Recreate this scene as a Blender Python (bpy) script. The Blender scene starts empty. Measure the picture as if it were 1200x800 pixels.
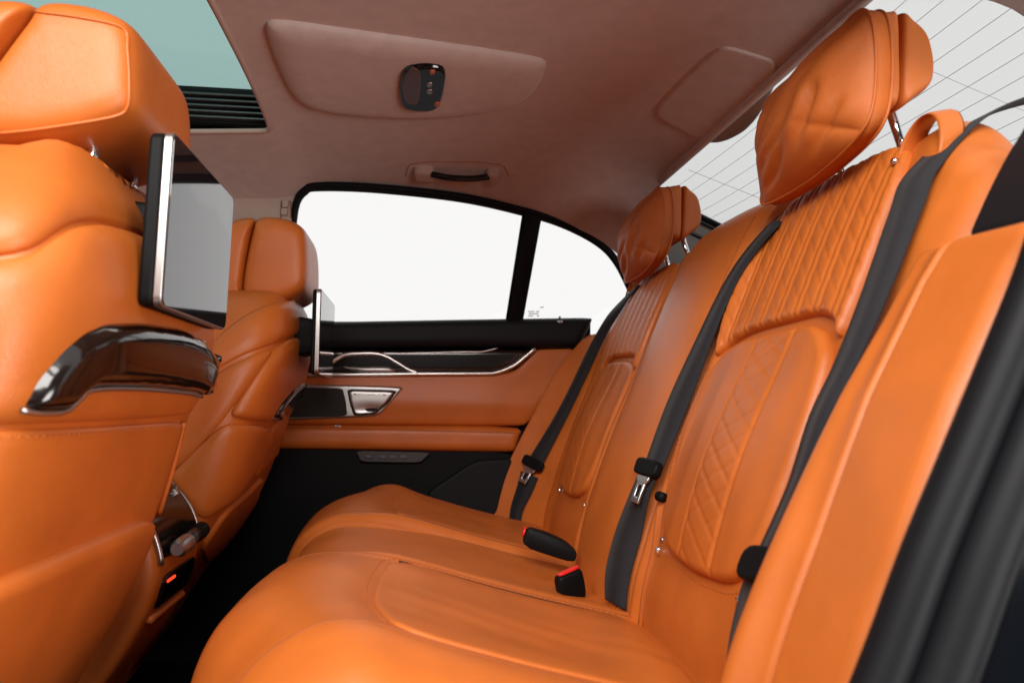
import bpy, bmesh, math, random
import numpy as np
from mathutils import Vector, Matrix
from mathutils.bvhtree import BVHTree
from mathutils.geometry import delaunay_2d_cdt
random.seed(4); RNG = np.random.default_rng(4)
scene = bpy.context.scene
COL = scene.collection
# ------------------------------------------------------------------ camera
# car frame: x to the tail of the car, y across the cabin (far door is +), z up from the cabin floor
FOC = 850.0                                   # focal length in pixels of a 1200 px wide picture
CAM = np.array([0.0, -1.33, 0.64])
YAW, PIT = math.radians(7.679), math.radians(4.708)
cR = np.array([math.cos(YAW), -math.sin(YAW), 0.0])
cF = np.array([math.sin(YAW)*math.cos(PIT), math.cos(YAW)*math.cos(PIT), math.sin(PIT)])
cU = np.cross(cR, cF)
cam_d = bpy.data.cameras.new('camera'); cam = bpy.data.objects.new('camera', cam_d); COL.objects.link(cam)
cam.matrix_world = Matrix(((cR[0], cU[0], -cF[0], CAM[0]), (cR[1], cU[1], -cF[1], CAM[1]), (cR[2], cU[2], -cF[2], CAM[2]), (0, 0, 0, 1)))
cam_d.sensor_width = 36.0; cam_d.lens = FOC/1200*36.0
cam_d.clip_start = 0.02; cam_d.clip_end = 200
cam_d.dof.use_dof = True; cam_d.dof.focus_distance = 1.28; cam_d.dof.aperture_fstop = 4.5
scene.camera = cam
# ------------------------------------------------------------------ world: an evenly white photo studio
w = bpy.data.worlds.new('World'); scene.world = w; w.use_nodes = True
bg = w.node_tree.nodes['Background']
bg.inputs['Color'].default_value = (1.0, 0.992, 0.985, 1); bg.inputs['Strength'].default_value = 0.97
def area_lamp(name, loc, target, size, power, color=(1, 1, 1), size_y=None):
    d = bpy.data.lights.new(name, 'AREA'); d.energy = power; d.color = color
    d.shape = 'RECTANGLE'; d.size = size; d.size_y = size_y or size
    o = bpy.data.objects.new(name, d); COL.objects.link(o); o.location = loc
    o.rotation_euler = (Vector(target)-Vector(loc)).to_track_quat('-Z', 'Y').to_euler()
    return o
area_lamp('studio_softbox', (-0.35, -1.95, 1.68), (0.12, 0.0, 0.45), 1.7, 66, (1.0, 0.955, 0.91), 0.9)
area_lamp('roof_fill_softbox', (1.35, -2.55, 0.45), (-0.25, 0.2, 1.15), 1.0, 46, (1.0, 0.96, 0.93), 1.0)  # added low fill lamp that brightens the roof lining
scene.view_settings.view_transform = 'Standard'; scene.view_settings.look = 'None'
scene.view_settings.exposure = 0.0; scene.view_settings.gamma = 1.0
scene.cycles.use_denoising = True
try: scene.cycles.denoiser = 'OPENIMAGEDENOISE'
except Exception: pass
scene.cycles.max_bounces = 10; scene.cycles.diffuse_bounces = 6; scene.cycles.transparent_max_bounces = 12
scene.cycles.caustics_reflective = False; scene.cycles.caustics_refractive = False
scene.cycles.sample_clamp_indirect = 6.0
# ------------------------------------------------------------------ helpers: rays
def ray(px, py): return (px-600)/FOC*cR-(py-400)/FOC*cU+cF
def atY(px, py, Y):
    r = ray(px, py); return CAM+(Y-CAM[1])/r[1]*r
def atP(px, py, P0, n):
    r = ray(px, py); n = np.array(n, float); return CAM+np.dot(np.array(P0)-CAM, n)/np.dot(r, n)*r
def cr(pts, n=8, closed=False):
    """Catmull-Rom through the points"""
    P = np.array(pts, float); m = len(P); out = []
    for i in range(m if closed else m-1):
        if closed: p0, p1, p2, p3 = P[i-1], P[i], P[(i+1) % m], P[(i+2) % m]
        else: p0, p1, p2, p3 = P[max(i-1, 0)], P[i], P[i+1], P[min(i+2, m-1)]
        for k in range(n):
            t = k/n
            out.append(.5*((2*p1)+(-p0+p2)*t+(2*p0-5*p1+4*p2-p3)*t*t+(-p0+3*p1-3*p2+p3)*t**3))
    if not closed: out.append(P[-1])
    return np.array(out)
def chaikin(pts, it=3, r=.22, closed=True):
    P = np.array(pts, float)
    for _ in range(it):
        Q = np.roll(P, -1, 0) if closed else P[1:]
        A = P if closed else P[:-1]
        N = np.empty((2*len(A), P.shape[1])); N[0::2] = A*(1-r)+Q*r; N[1::2] = A*r+Q*(1-r)
        if not closed: N = np.vstack([P[:1], N, P[-1:]])
        P = N
    return P
def resample(P, step, closed=True):
    P = np.array(P, float)
    Q = np.vstack([P, P[:1]]) if closed else P
    L = np.r_[0, np.cumsum(np.linalg.norm(np.diff(Q, axis=0), axis=1))]
    n = max(int(round(L[-1]/step)), 6)
    s = np.linspace(0, L[-1], n+1)
    R = np.stack([np.interp(s, L, Q[:, k]) for k in range(Q.shape[1])], 1)
    return R[:-1] if closed else R
def sstep(a, b, x):
    t = np.clip((x-a)/(b-a), 0, 1); return t*t*(3-2*t)
# ------------------------------------------------------------------ helpers: objects
def tag(o, label=None, cat=None, group=None, kind=None):
    if label: o['label'] = label
    if cat: o['category'] = cat
    if group: o['group'] = group
    if kind: o['kind'] = kind
    return o
def thing(name, loc, label, cat, group=None):
    o = bpy.data.objects.new(name, None); COL.objects.link(o); o.location = loc; o.empty_display_size = .05
    return tag(o, label, cat, group)
def obj(name, V, F, mat, parent=None, smooth=True, bevel=0, sub=0, autosmooth=None):
    me = bpy.data.meshes.new(name)
    V = np.array(V, float)
    me.from_pydata([tuple(v) for v in V], [], [tuple(int(i) for i in f) for f in F]); me.update()
    bm = bmesh.new(); bm.from_mesh(me); bmesh.ops.recalc_face_normals(bm, faces=bm.faces); bm.to_mesh(me); bm.free()
    if smooth: me.polygons.foreach_set('use_smooth', [True]*len(me.polygons))
    if autosmooth is not None: me.set_sharp_from_angle(angle=math.radians(autosmooth))
    me.materials.append(mat)
    o = bpy.data.objects.new(name, me); COL.objects.link(o)
    if parent is not None:
        o.parent = parent; o.matrix_parent_inverse = parent_world(parent).inverted()
    if bevel:
        b = o.modifiers.new('bevel', 'BEVEL'); b.width = bevel; b.segments = 3; b.limit_method = 'ANGLE'; b.angle_limit = math.radians(40)
        b.harden_normals = False
    if sub:
        s = o.modifiers.new('sub', 'SUBSURF'); s.levels = sub; s.render_levels = sub
    return o
def parent_world(o):
    m = Matrix.Translation(o.location)
    return m if o.parent is None else parent_world(o.parent) @ o.matrix_parent_inverse @ m
def grid_faces(nu, nv, cu=False, cv=False):
    F = []
    for i in range(nu if cu else nu-1):
        for j in range(nv if cv else nv-1):
            a, b = i, (i+1) % nu; c, d = j, (j+1) % nv
            F.append((a*nv+c, b*nv+c, b*nv+d, a*nv+d))
    return F
def box_vf(lo, hi):
    x0, y0, z0 = lo; x1, y1, z1 = hi
    V = [(x0, y0, z0), (x1, y0, z0), (x1, y1, z0), (x0, y1, z0), (x0, y0, z1), (x1, y0, z1), (x1, y1, z1), (x0, y1, z1)]
    return V, [(0, 3, 2, 1), (4, 5, 6, 7), (0, 1, 5, 4), (1, 2, 6, 5), (2, 3, 7, 6), (3, 0, 4, 7)]
def tube(path, r, seg=8, closed=False, caps=True):
    P = np.array(path, float); n = len(P); rr = np.full(n, r) if np.isscalar(r) else np.array(r)
    T = np.gradient(P, axis=0) if not closed else np.roll(P, -1, 0)-np.roll(P, 1, 0)
    T /= np.linalg.norm(T, axis=1)[:, None]+1e-12
    up = np.array([0, 0, 1.]) if abs(T[0][2]) < .9 else np.array([1., 0, 0])
    N = np.cross(T[0], up); N /= np.linalg.norm(N); V = []
    for i in range(n):
        N = N-np.dot(N, T[i])*T[i]; N /= np.linalg.norm(N); B = np.cross(T[i], N)
        for k in range(seg):
            a = 2*math.pi*k/seg; V.append(P[i]+rr[i]*(math.cos(a)*N+math.sin(a)*B))
    F = grid_faces(n, seg, closed, True)
    if not closed and caps: F += [tuple(range(seg))[::-1], tuple((n-1)*seg+k for k in range(seg))]
    return np.array(V), F
def loft(profile, axis_pts, scales, center):
    """closed profile (n,3) moved to axis offsets with scale about center; ends closed"""
    P = np.array(profile); c = np.array(center); V = []; n = len(P)
    for off, s in zip(axis_pts, scales): V.append(c+(P-c)*s+np.array(off))
    m = len(axis_pts); F = grid_faces(m, n, False, True)
    V = np.vstack(V); F += [tuple(range(n))[::-1], tuple((m-1)*n+k for k in range(n))]
    return V, F
def loft_y(prof_xz, y0, y1, p=5, n=24, center=None, bulge=None):
    pr = np.array(prof_xz, float); P = np.stack([pr[:, 0], np.zeros(len(pr)), pr[:, 1]], 1)
    c = P.mean(0) if center is None else np.array([center[0], 0, center[1]])
    t = -np.cos(np.linspace(.0, math.pi, n)); t = np.sign(t)*np.abs(t)**.62
    t = np.clip(t, -.99999, .99999)
    sc = (1-np.abs(t)**p)**(1/p); sc = np.maximum(sc, .02)
    ym, yh = (y0+y1)/2, (y1-y0)/2
    return loft(P, [(0, ym+yh*a, 0) for a in t], sc, c)
def ribbon(L, R, th, nrm_sign=1):
    """belt-like strip between two edge polylines, with thickness"""
    L, R = np.array(L), np.array(R); n = len(L)
    T = np.gradient((L+R)/2, axis=0); W = R-L
    N = np.cross(T, W); N /= np.linalg.norm(N, axis=1)[:, None]; N *= nrm_sign
    V = np.vstack([L, R, R+N*th, L+N*th]).reshape(4, n, 3).transpose(1, 0, 2).reshape(-1, 3)
    F = grid_faces(n, 4, False, True)+[(0, 1, 2, 3), tuple((n-1)*4+k for k in (3, 2, 1, 0))]
    return V, F
def prism(outline, d, back=None):
    """extrude a 3D planar outline along d"""
    A = np.array(outline, float); n = len(A); B = A+np.array(d)
    V = np.vstack([A, B]); F = [(i, (i+1) % n, n+(i+1) % n, n+i) for i in range(n)]
    F += [tuple(range(n))[::-1], tuple(range(n, 2*n))]
    return V, F
def bvh(V, F): return BVHTree.FromPolygons([tuple(v) for v in V], [tuple(int(i) for i in f) for f in F])
def bvh_of(*objs):
    VV, FF, k = [], [], 0
    dg = bpy.context.evaluated_depsgraph_get()
    for o in objs:
        me = o.data; M = parent_world(o)
        for v in me.vertices: VV.append(M @ v.co)
        FF += [tuple(k+i for i in p.vertices) for p in me.polygons]; k += len(me.vertices)
    return BVHTree.FromPolygons(VV, FF)
def cast(B, px, py):
    d = Vector(ray(px, py)).normalized()
    h = B.ray_cast(Vector(CAM), d)
    if h[0] is None: return None
    n = h[1]
    if n.dot(d) > 0: n = -n
    return np.array(h[0]), np.array(n)
def px_map(B):
    def M(q):
        P = np.full((len(q), 3), np.nan); N = np.zeros((len(q), 3))
        for i, (a, b) in enumerate(q):
            h = cast(B, a, b)
            if h is not None: P[i], N[i] = h
        bad = np.isnan(P[:, 0])
        if bad.any():
            good = np.where(~bad)[0]
            if not len(good): raise RuntimeError('no hit %s' % (q[:3],))
            for i in np.where(bad)[0]:
                j = good[np.argmin(((q[good]-q[i])**2).sum(1))]; P[i], N[i] = P[j], N[j]
        return P, N
    return M
def inside(poly, q):
    x, y = q[:, 0], q[:, 1]; res = np.zeros(len(q), bool); n = len(poly); j = n-1
    for i in range(n):
        xi, yi = poly[i]; xj, yj = poly[j]
        c = ((yi > y) != (yj > y)) & (x < (xj-xi)*(y-yi)/(yj-yi+1e-15)+xi); res ^= c; j = i
    return res
def panel(name, outline, M, T, r, step, mat, parent, detail=None, sink=.004, crown=0.0, smoothN=3):
    """upholstered panel: the outline (2D) mapped by M to a surface, raised by T with a rounded edge of radius r"""
    O = resample(outline, step*.8)
    if len(O) > 4000: raise ValueError(name)
    area = .5*np.sum(O[:, 0]*np.roll(O[:, 1], -1)-np.roll(O[:, 0], -1)*O[:, 1])
    if area < 0: O = O[::-1]
    tg = np.roll(O, -1, 0)-np.roll(O, 1, 0); tg /= np.linalg.norm(tg, axis=1)[:, None]+1e-12
    inn = np.stack([-tg[:, 1], tg[:, 0]], 1)
    rings = []
    for k in (.22, .55, 1.0):
        R_ = O+inn*step*k; R_ = R_[inside(O, R_)]
        dd = np.sqrt(((R_[:, None]-O[None])**2).sum(2)).min(1); rings.append(R_[dd > step*k*.9])
    lo, hi = O.min(0), O.max(0)
    gx = np.arange(lo[0], hi[0], step); gy = np.arange(lo[1], hi[1], step*.9)
    G = np.array([(x+(j % 2)*step*.5, y) for j, y in enumerate(gy) for x in gx])
    G = G[inside(O, G)]
    if len(G):
        keep = np.empty(len(G), bool)
        for i in range(0, len(G), 2000):
            keep[i:i+2000] = np.sqrt(((G[i:i+2000, None]-O[None])**2).sum(2)).min(1) > step*1.5
        G = G[keep]
    Q = np.vstack([O]+rings+[G]); nO = len(O)
    sc = 1.0/step
    res = delaunay_2d_cdt([Vector((a*sc, b*sc)) for a, b in Q], [(i, (i+1) % nO) for i in range(nO)], [], 1, 1e-5)
    Q2 = np.array([(v.x/sc, v.y/sc) for v in res[0]]); F = [tuple(f) for f in res[2]]
    P, N = M(Q2)
    Pb, _ = M(O)
    E_ = np.array([(f[i], f[(i+1) % len(f)]) for f in F for i in range(len(f))])
    for _ in range(smoothN):
        A_ = N.copy(); np.add.at(A_, E_[:, 0], N[E_[:, 1]]); np.add.at(A_, E_[:, 1], N[E_[:, 0]]); N = A_/(np.linalg.norm(A_, axis=1)[:, None]+1e-12)
    D = np.empty(len(P))
    for i in range(0, len(P), 2000): D[i:i+2000] = np.sqrt(((P[i:i+2000, None]-Pb[None])**2).sum(2)).min(1)
    dO = np.empty(len(Q2))
    for i in range(0, len(Q2), 2000): dO[i:i+2000] = np.sqrt(((Q2[i:i+2000, None]-O[None])**2).sum(2)).min(1)
    edge = dO < step*.02; D[edge] = 0
    e = 1-np.clip(D/r, 0, 1); h = T*np.sqrt(np.clip(1-e*e, 0, 1))+crown*(1-np.exp(-D/(4*r)))
    if detail is not None: h = h+detail(Q2, P, D)*np.clip(D/(r*.6), 0, 1)
    h[edge] = -sink
    return obj(name, P+N*h[:, None], F, mat, parent)
def tube_on(name, pts, M, r, mat, parent, off=0.0, closed=False, step=4.0, seg=6):
    q = resample(pts, step, closed); P, N = M(q)
    V, F = tube(P+N*off, r, seg, closed); return obj(name, V, F, mat, parent)
def stitches(name, pts, M, parent, off=.0008, dash=.0055, gap=.0035, r=.0006, closed=False, step=.002):
    """a row of thread stitches lying on the surface, one joined part"""
    q = np.array(pts, float); P, N = M(resample(q, step, closed)); P = P+N*off
    if closed: P = np.vstack([P, P[:1]])
    L = np.r_[0, np.cumsum(np.linalg.norm(np.diff(P, axis=0), axis=1))]; VV, FF, s = [], [], 0.0
    while s+dash < L[-1]:
        p0, p1 = [np.array([np.interp(t, L, P[:, k]) for k in range(3)]) for t in (s, s+dash)]
        d = p1-p0; l = np.linalg.norm(d); s += dash+gap
        if l < 1e-4 or l > 2*dash: continue
        d /= l; a = np.cross(d, [.3, .5, .8]); a /= np.linalg.norm(a); b = np.cross(d, a); k = len(VV)
        for c in (p0, p1):
            for u, v in ((1, 0), (0, 1), (-1, 0), (0, -1)): VV.append(c+r*(a*u+b*v))
        FF += [(k+i, k+(i+1) % 4, k+4+(i+1) % 4, k+4+i) for i in range(4)]+[(k+3, k+2, k+1, k), (k+4, k+5, k+6, k+7)]
    if not VV: return None
    o = obj(name, VV, FF, THREAD, parent); o['kind'] = 'stuff'; return o
# ------------------------------------------------------------------ materials
def mat(name, col, rough=.5, metal=0, bump=0, bscale=400, var=0, vscale=6, spec=.5, coat=0, coat_r=.1, sheen=0, kind='noise', bdist=.002, rvar=0):
    m = bpy.data.materials.new(name); m.use_nodes = True; nt = m.node_tree; b = nt.nodes['Principled BSDF']
    b.inputs['Base Color'].default_value = (*col, 1); b.inputs['Roughness'].default_value = rough; b.inputs['Metallic'].default_value = metal
    b.inputs['Specular IOR Level'].default_value = spec; b.inputs['Coat Weight'].default_value = coat; b.inputs['Coat Roughness'].default_value = coat_r
    b.inputs['Sheen Weight'].default_value = sheen; b.inputs['Sheen Roughness'].default_value = .4
    tc = nt.nodes.new('ShaderNodeTexCoord'); L = nt.links
    if var:
        n = nt.nodes.new('ShaderNodeTexNoise'); n.inputs['Scale'].default_value = vscale; n.inputs['Detail'].default_value = 5
        L.new(tc.outputs['Object'], n.inputs['Vector'])
        mx = nt.nodes.new('ShaderNodeMix'); mx.data_type = 'RGBA'
        mx.inputs[6].default_value = (*[c*(1-var) for c in col], 1); mx.inputs[7].default_value = (*[min(c*(1+var), 1) for c in col], 1)
        rp = nt.nodes.new('ShaderNodeValToRGB'); rp.color_ramp.elements[0].position = .3; rp.color_ramp.elements[1].position = .7
        L.new(n.outputs['Fac'], rp.inputs[0]); L.new(rp.outputs[0], mx.inputs[0]); L.new(mx.outputs[2], b.inputs['Base Color'])
        if rvar:
            mr = nt.nodes.new('ShaderNodeMapRange'); mr.inputs[3].default_value = rough-rvar; mr.inputs[4].default_value = rough+rvar
            L.new(n.outputs['Fac'], mr.inputs[0]); L.new(mr.outputs[0], b.inputs['Roughness'])
    if bump:
        if kind == 'leather':
            v = nt.nodes.new('ShaderNodeTexVoronoi'); v.inputs['Scale'].default_value = bscale; v.feature = 'DISTANCE_TO_EDGE'
            n2 = nt.nodes.new('ShaderNodeTexNoise'); n2.inputs['Scale'].default_value = bscale*.12; n2.inputs['Detail'].default_value = 6
            L.new(tc.outputs['Object'], v.inputs['Vector']); L.new(tc.outputs['Object'], n2.inputs['Vector'])
            n3 = nt.nodes.new('ShaderNodeTexNoise'); n3.inputs['Scale'].default_value = 26; n3.inputs['Detail'].default_value = 4; n3.inputs['Distortion'].default_value = .6; L.new(tc.outputs['Object'], n3.inputs['Vector'])
            m3 = nt.nodes.new('ShaderNodeMath'); m3.operation = 'MULTIPLY_ADD'; m3.inputs[1].default_value = 2.2
            ad = nt.nodes.new('ShaderNodeMath'); ad.operation = 'ADD'; sm = nt.nodes.new('ShaderNodeMath'); sm.operation = 'MINIMUM'; sm.inputs[1].default_value = .12
            ml = nt.nodes.new('ShaderNodeMath'); ml.operation = 'MULTIPLY'; ml.inputs[1].default_value = 3.0
            L.new(v.outputs['Distance'], sm.inputs[0]); L.new(sm.outputs[0], ml.inputs[0]); L.new(ml.outputs[0], ad.inputs[0]); L.new(n2.outputs['Fac'], ad.inputs[1]); L.new(n3.outputs['Fac'], m3.inputs[0]); L.new(ad.outputs[0], m3.inputs[2]); out = m3.outputs[0]
        elif kind == 'weave':
            wv = nt.nodes.new('ShaderNodeTexWave'); wv.inputs['Scale'].default_value = bscale; wv.bands_direction = 'DIAGONAL'
            L.new(tc.outputs['Object'], wv.inputs['Vector']); out = wv.outputs['Fac']
        else:
            n2 = nt.nodes.new('ShaderNodeTexNoise'); n2.inputs['Scale'].default_value = bscale; n2.inputs['Detail'].default_value = 6
            L.new(tc.outputs['Object'], n2.inputs['Vector']); out = n2.outputs['Fac']
        bp = nt.nodes.new('ShaderNodeBump'); bp.inputs['Strength'].default_value = bump; bp.inputs['Distance'].default_value = bdist
        L.new(out, bp.inputs['Height']); L.new(bp.outputs[0], b.inputs['Normal'])
    return m
def pane(name, tint, gloss=.06):
    m = bpy.data.materials.new(name); m.use_nodes = True; nt = m.node_tree; nt.nodes.remove(nt.nodes['Principled BSDF'])
    t = nt.nodes.new('ShaderNodeBsdfTransparent'); t.inputs[0].default_value = (*tint, 1)
    g = nt.nodes.new('ShaderNodeBsdfGlossy'); g.inputs['Roughness'].default_value = .02
    fr = nt.nodes.new('ShaderNodeLayerWeight'); fr.inputs[0].default_value = .5
    pw = nt.nodes.new('ShaderNodeMath'); pw.operation = 'POWER'; pw.inputs[1].default_value = 5
    mu = nt.nodes.new('ShaderNodeMath'); mu.operation = 'MULTIPLY_ADD'; mu.inputs[1].default_value = .5; mu.inputs[2].default_value = gloss
    mx = nt.nodes.new('ShaderNodeMixShader'); L = nt.links
    L.new(fr.outputs['Facing'], pw.inputs[0]); L.new(pw.outputs[0], mu.inputs[0]); L.new(mu.outputs[0], mx.inputs[0]); L.new(t.outputs[0], mx.inputs[1]); L.new(g.outputs[0], mx.inputs[2])
    L.new(mx.outputs[0], nt.nodes['Material Output'].inputs[0]); return m
OR = (.54, .136, .021)
LEATHER = mat('orange_leather', OR, .37, bump=.26, bscale=420, var=.08, vscale=11, kind='leather', bdist=.0012, rvar=.05, spec=.45)
LEATHER2 = mat('orange_soft_leather', (.50, .122, .019), .5, bump=.30, bscale=420, var=.08, vscale=14, kind='leather', bdist=.0015, spec=.4)
THREAD = mat('orange_thread', (.56, .16, .03), .7)
SEAM = mat('seam_thread', (.30, .07, .012), .7)
PIPE = mat('leather_piping', (.54, .13, .02), .42)
SUEDE = mat('suede_lining', (.57, .465, .43), .95, bump=.3, bscale=300, var=.06, vscale=30, spec=.12, sheen=.25, bdist=.002)
SUEDE2 = mat('pillar_lining', (.50, .37, .32), .8, bump=.12, bscale=500, spec=.2)
BLACKP = mat('black_soft_plastic', (.0055, .0055, .006), .5, bump=.15, bscale=600, spec=.10)
BLACKL = mat('black_leather', (.009, .009, .0105), .48, bump=.2, bscale=700, kind='leather', bdist=.001, spec=.14)
RUBBER = mat('black_rubber', (.0065, .0065, .008), .5, spec=.14)
GLOSSB = mat('gloss_black', (.006, .005, .005), .10, spec=.45)
WOOD = mat('dark_gloss_trim', (.008, .004, .003), .16, spec=.45, coat=.5, coat_r=.04)
SATIN = mat('satin_aluminium', (.50, .475, .465), .38, 1.0)
CHROME = mat('chrome', (.85, .85, .86), .09, 1.0)
DARKM = mat('dark_metal', (.10, .10, .11), .3, .8)
GREYP = mat('grey_plastic', (.035, .034, .034), .55, bump=.1, bscale=500)
BELT = mat('belt_webbing', (.017, .0165, .020), .72, bump=.35, bscale=520, kind='weave', bdist=.001, spec=.3, sheen=.06)
CARPET = mat('black_carpet', (.007, .007, .0075), 1.0, bump=.6, bscale=500, spec=.1, bdist=.004)
RED = mat('red_button', (.78, .02, .015), .35)
TAGW = mat('white_print', (.62, .61, .6), .6)
PAINT = mat('navy_paint', (.002, .003, .005), .12, coat=1, coat_r=.02)
SCREEN = mat('screen_glass', (.012, .010, .012), .04, spec=.75, coat=.25, coat_r=.02)
GRILLE = mat('speaker_cloth', (.012, .011, .012), .7, bump=.5, bscale=900)
LEDM = bpy.data.materials.new('red_display'); LEDM.use_nodes = True
_b = LEDM.node_tree.nodes['Principled BSDF']; _b.inputs['Base Color'].default_value = (.3, .01, .005, 1); _b.inputs['Emission Color'].default_value = (1, .06, .02, 1); _b.inputs['Emission Strength'].default_value = 1.3
GLASS = pane('clear_pane', (.99, .99, .99), .004)
TINT = pane('rear_pane', (.90, .905, .90), .03)
TEAL = pane('sunroof_pane', (.60, .74, .72), .03)
#PART2
# ================================================================== SETTING
V, F = box_vf((-30, -30, -.36), (30, 30, -.34)); tag(obj('ground', V, F, mat('studio_floor', (.10, .10, .105), .6), smooth=False), kind='structure')
V, F = box_vf((-1.5, -.80, -.05), (1.3, .80, 0)); tag(obj('floor', V, F, CARPET, smooth=False), kind='structure')
V, F = box_vf((-8, -4.3, -.34), (8, -4.2, 5)); tag(obj('studio_wall', V, F, mat('dark_wall', (.05, .05, .052), .8), smooth=False), kind='structure')
# ---- headliner
ZC = [(-1.2, 1.25), (-.6, 1.285), (-.33, 1.30), (0, 1.305), (.3, 1.30), (.5, 1.275), (.62, 1.235), (.70, 1.20)]
ZE = [(-1.2, 1.14), (-.6, 1.18), (-.36, 1.19), (-.27, 1.226), (-.11, 1.234), (.124, 1.216), (.298, 1.184), (.346, 1.172), (.514, 1.105), (.62, 1.02), (.70, .96)]
_zc = cr(ZC, 12); _ze = cr(ZE, 12)
YE = .665
def roof_z(x, y):
    c = np.interp(x, _zc[:, 0], _zc[:, 1]); e = np.interp(x, _ze[:, 0], _ze[:, 1])
    e = np.where(y < 0, np.maximum(e, np.interp(x, [.45, .55, .62, .70], [1.14, 1.11, 1.085, 1.065])), e)
    return c+(e-c)*(np.abs(y)/YE)**(2.6+5.0*sstep(.25, .62, x))
def roof_map(q):
    x, y = q[:, 0], q[:, 1]; z = roof_z(x, y); e = 1e-3
    dx = (roof_z(x+e, y)-roof_z(x-e, y))/(2*e); dy = (roof_z(x, y+e)-roof_z(x, y-e))/(2*e)
    N = np.stack([dx, dy, -np.ones_like(x)], 1); N /= np.linalg.norm(N, axis=1)[:, None]
    return np.stack([x, y, z], 1), N
SRX, SRY = -.335, .385
xs = np.unique(np.r_[np.linspace(-1.2, SRX, 22), np.linspace(SRX, .70, 50)]); ys = np.unique(np.r_[np.linspace(-YE, -SRY, 16), np.linspace(-SRY, SRY, 40), np.linspace(SRY, YE, 16)])
XX, YY = np.meshgrid(xs, ys, indexing='ij'); P, _ = roof_map(np.stack([XX.ravel(), YY.ravel()], 1))
# the rear glass takes the tail end: header line bows, corners drop to the pillars
HX = .645
F = []
for (a, b, c, d) in grid_faces(len(xs), len(ys)):
    cx = P[[a, b, c, d], 0].mean(); cy = P[[a, b, c, d], 1].mean()
    if cx < SRX and abs(cy) < SRY and cx > -1.0: continue
    if cx > HX and cy < .56: continue
    F.append((a, b, c, d))
top = P+np.array([0, 0, .05]); n0 = len(P)
headliner = obj('headliner', P, F, SUEDE); tag(headliner, kind='structure')
V2 = P+np.array([0, 0, .045]); tag(obj('roof_skin', V2, F, PAINT), kind='structure')
# ---- raised roof console, on the lining
def roof_px(px, lower=0.0):
    r = ray(*px); z = 1.29
    for _ in range(12):
        t = (z-lower-CAM[2])/r[2]; p = CAM+t*r; z = float(roof_z(p[0], p[1]))
    return p[:2]
con = np.array([roof_px(p) for p in [(306, 24), (330, 22), (420, 35), (540, 52), (630, 66), (643, 72), (635, 95), (615, 118), (560, 132), (480, 137), (400, 132), (355, 122), (338, 105), (322, 70)]])
console = panel('roof_console', chaikin(con, 2), roof_map, .020, .055, .012, SUEDE, headliner, crown=.004)
# flat flap outline in the lining
van = np.array([roof_px(p) for p in [(762, 133), (800, 92), (838, 57), (850, 53), (880, 61), (915, 72), (905, 110), (880, 150), (850, 166), (828, 167), (795, 150)]])
panel('roof_flap', chaikin(van, 2), roof_map, .0045, .007, .010, SUEDE, headliner)
# ---- reading lamp in the console
lc = np.array([roof_px(p, .022) for p in [(472, 78), (498, 74), (524, 78), (520, 108), (513, 127), (490, 129), (470, 124), (467, 100)]])
lamp = thing('reading_lamp', (*lc.mean(0), 1.28), 'small gloss black reading lamp with switches in the roof lining', 'lamp')
def off_map(M, o):
    def G(q):
        P, N = M(q); return P+N*o, N
    return G
RM = off_map(roof_map, .0225)
panel('bezel', chaikin(lc, 2), RM, .007, .004, .005, GLOSSB, lamp)
RM2 = off_map(roof_map, .0285)
def rp(pts): return np.array([roof_px(p, .03) for p in pts])
panel('lens', chaikin(rp([(476, 82), (493, 80), (494, 102), (491, 124), (474, 122), (470, 100)]), 2), RM2, .003, .003, .004, mat('lamp_lens', (.10, .06, .055), .25), lamp)
for p in [(506, 84), (503, 99), (503, 107), (512, 122)]:
    q = rp([(p[0]-3, p[1]-2), (p[0]+4, p[1]-2), (p[0]+4, p[1]+3), (p[0]-3, p[1]+3)])
    panel('switch', chaikin(q, 1), RM2, .004, .002, .002, SATIN if p[1] in (99, 107) else mat('amber_button', (.5, .14, .07), .35), lamp)
# ---- grab handle above the far window
g0 = atP(497, 201, (0, .60, 1.24), (0, 1, .9)); g1 = atP(578, 204, (0, .60, 1.22), (0, 1, .9))
grab = thing('grab_handle', tuple((g0+g1)/2), 'folding grab handle with gloss black bar above the far window', 'handle')
HB = bvh_of(headliner)
gm = px_map(HB)
for pts in ([(484, 193), (509, 194), (512, 207), (505, 209), (484, 207)], [(570, 196), (587, 197), (588, 212), (575, 213), (570, 206)]):
    panel('mount', chaikin(pts, 2), gm, .022, .012, 2.0, SUEDE2, grab)
a = cast(HB, 506, 198); b_ = cast(HB, 574, 201)
pp = cr([a[0]+a[1]*.016, (a[0]*.7+b_[0]*.3)+a[1]*.024, (a[0]*.3+b_[0]*.7)+a[1]*.024, b_[0]+b_[1]*.016], 6)
V, F = tube(pp, .0085, 10); obj('bar', V, F, GLOSSB, grab)
# recess line round the handle
tube_on('handle_recess', [(475, 206), (479, 193), (500, 190), (560, 190), (590, 194), (596, 206)], gm, .0012, SEAM, grab, -.0002)
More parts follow.
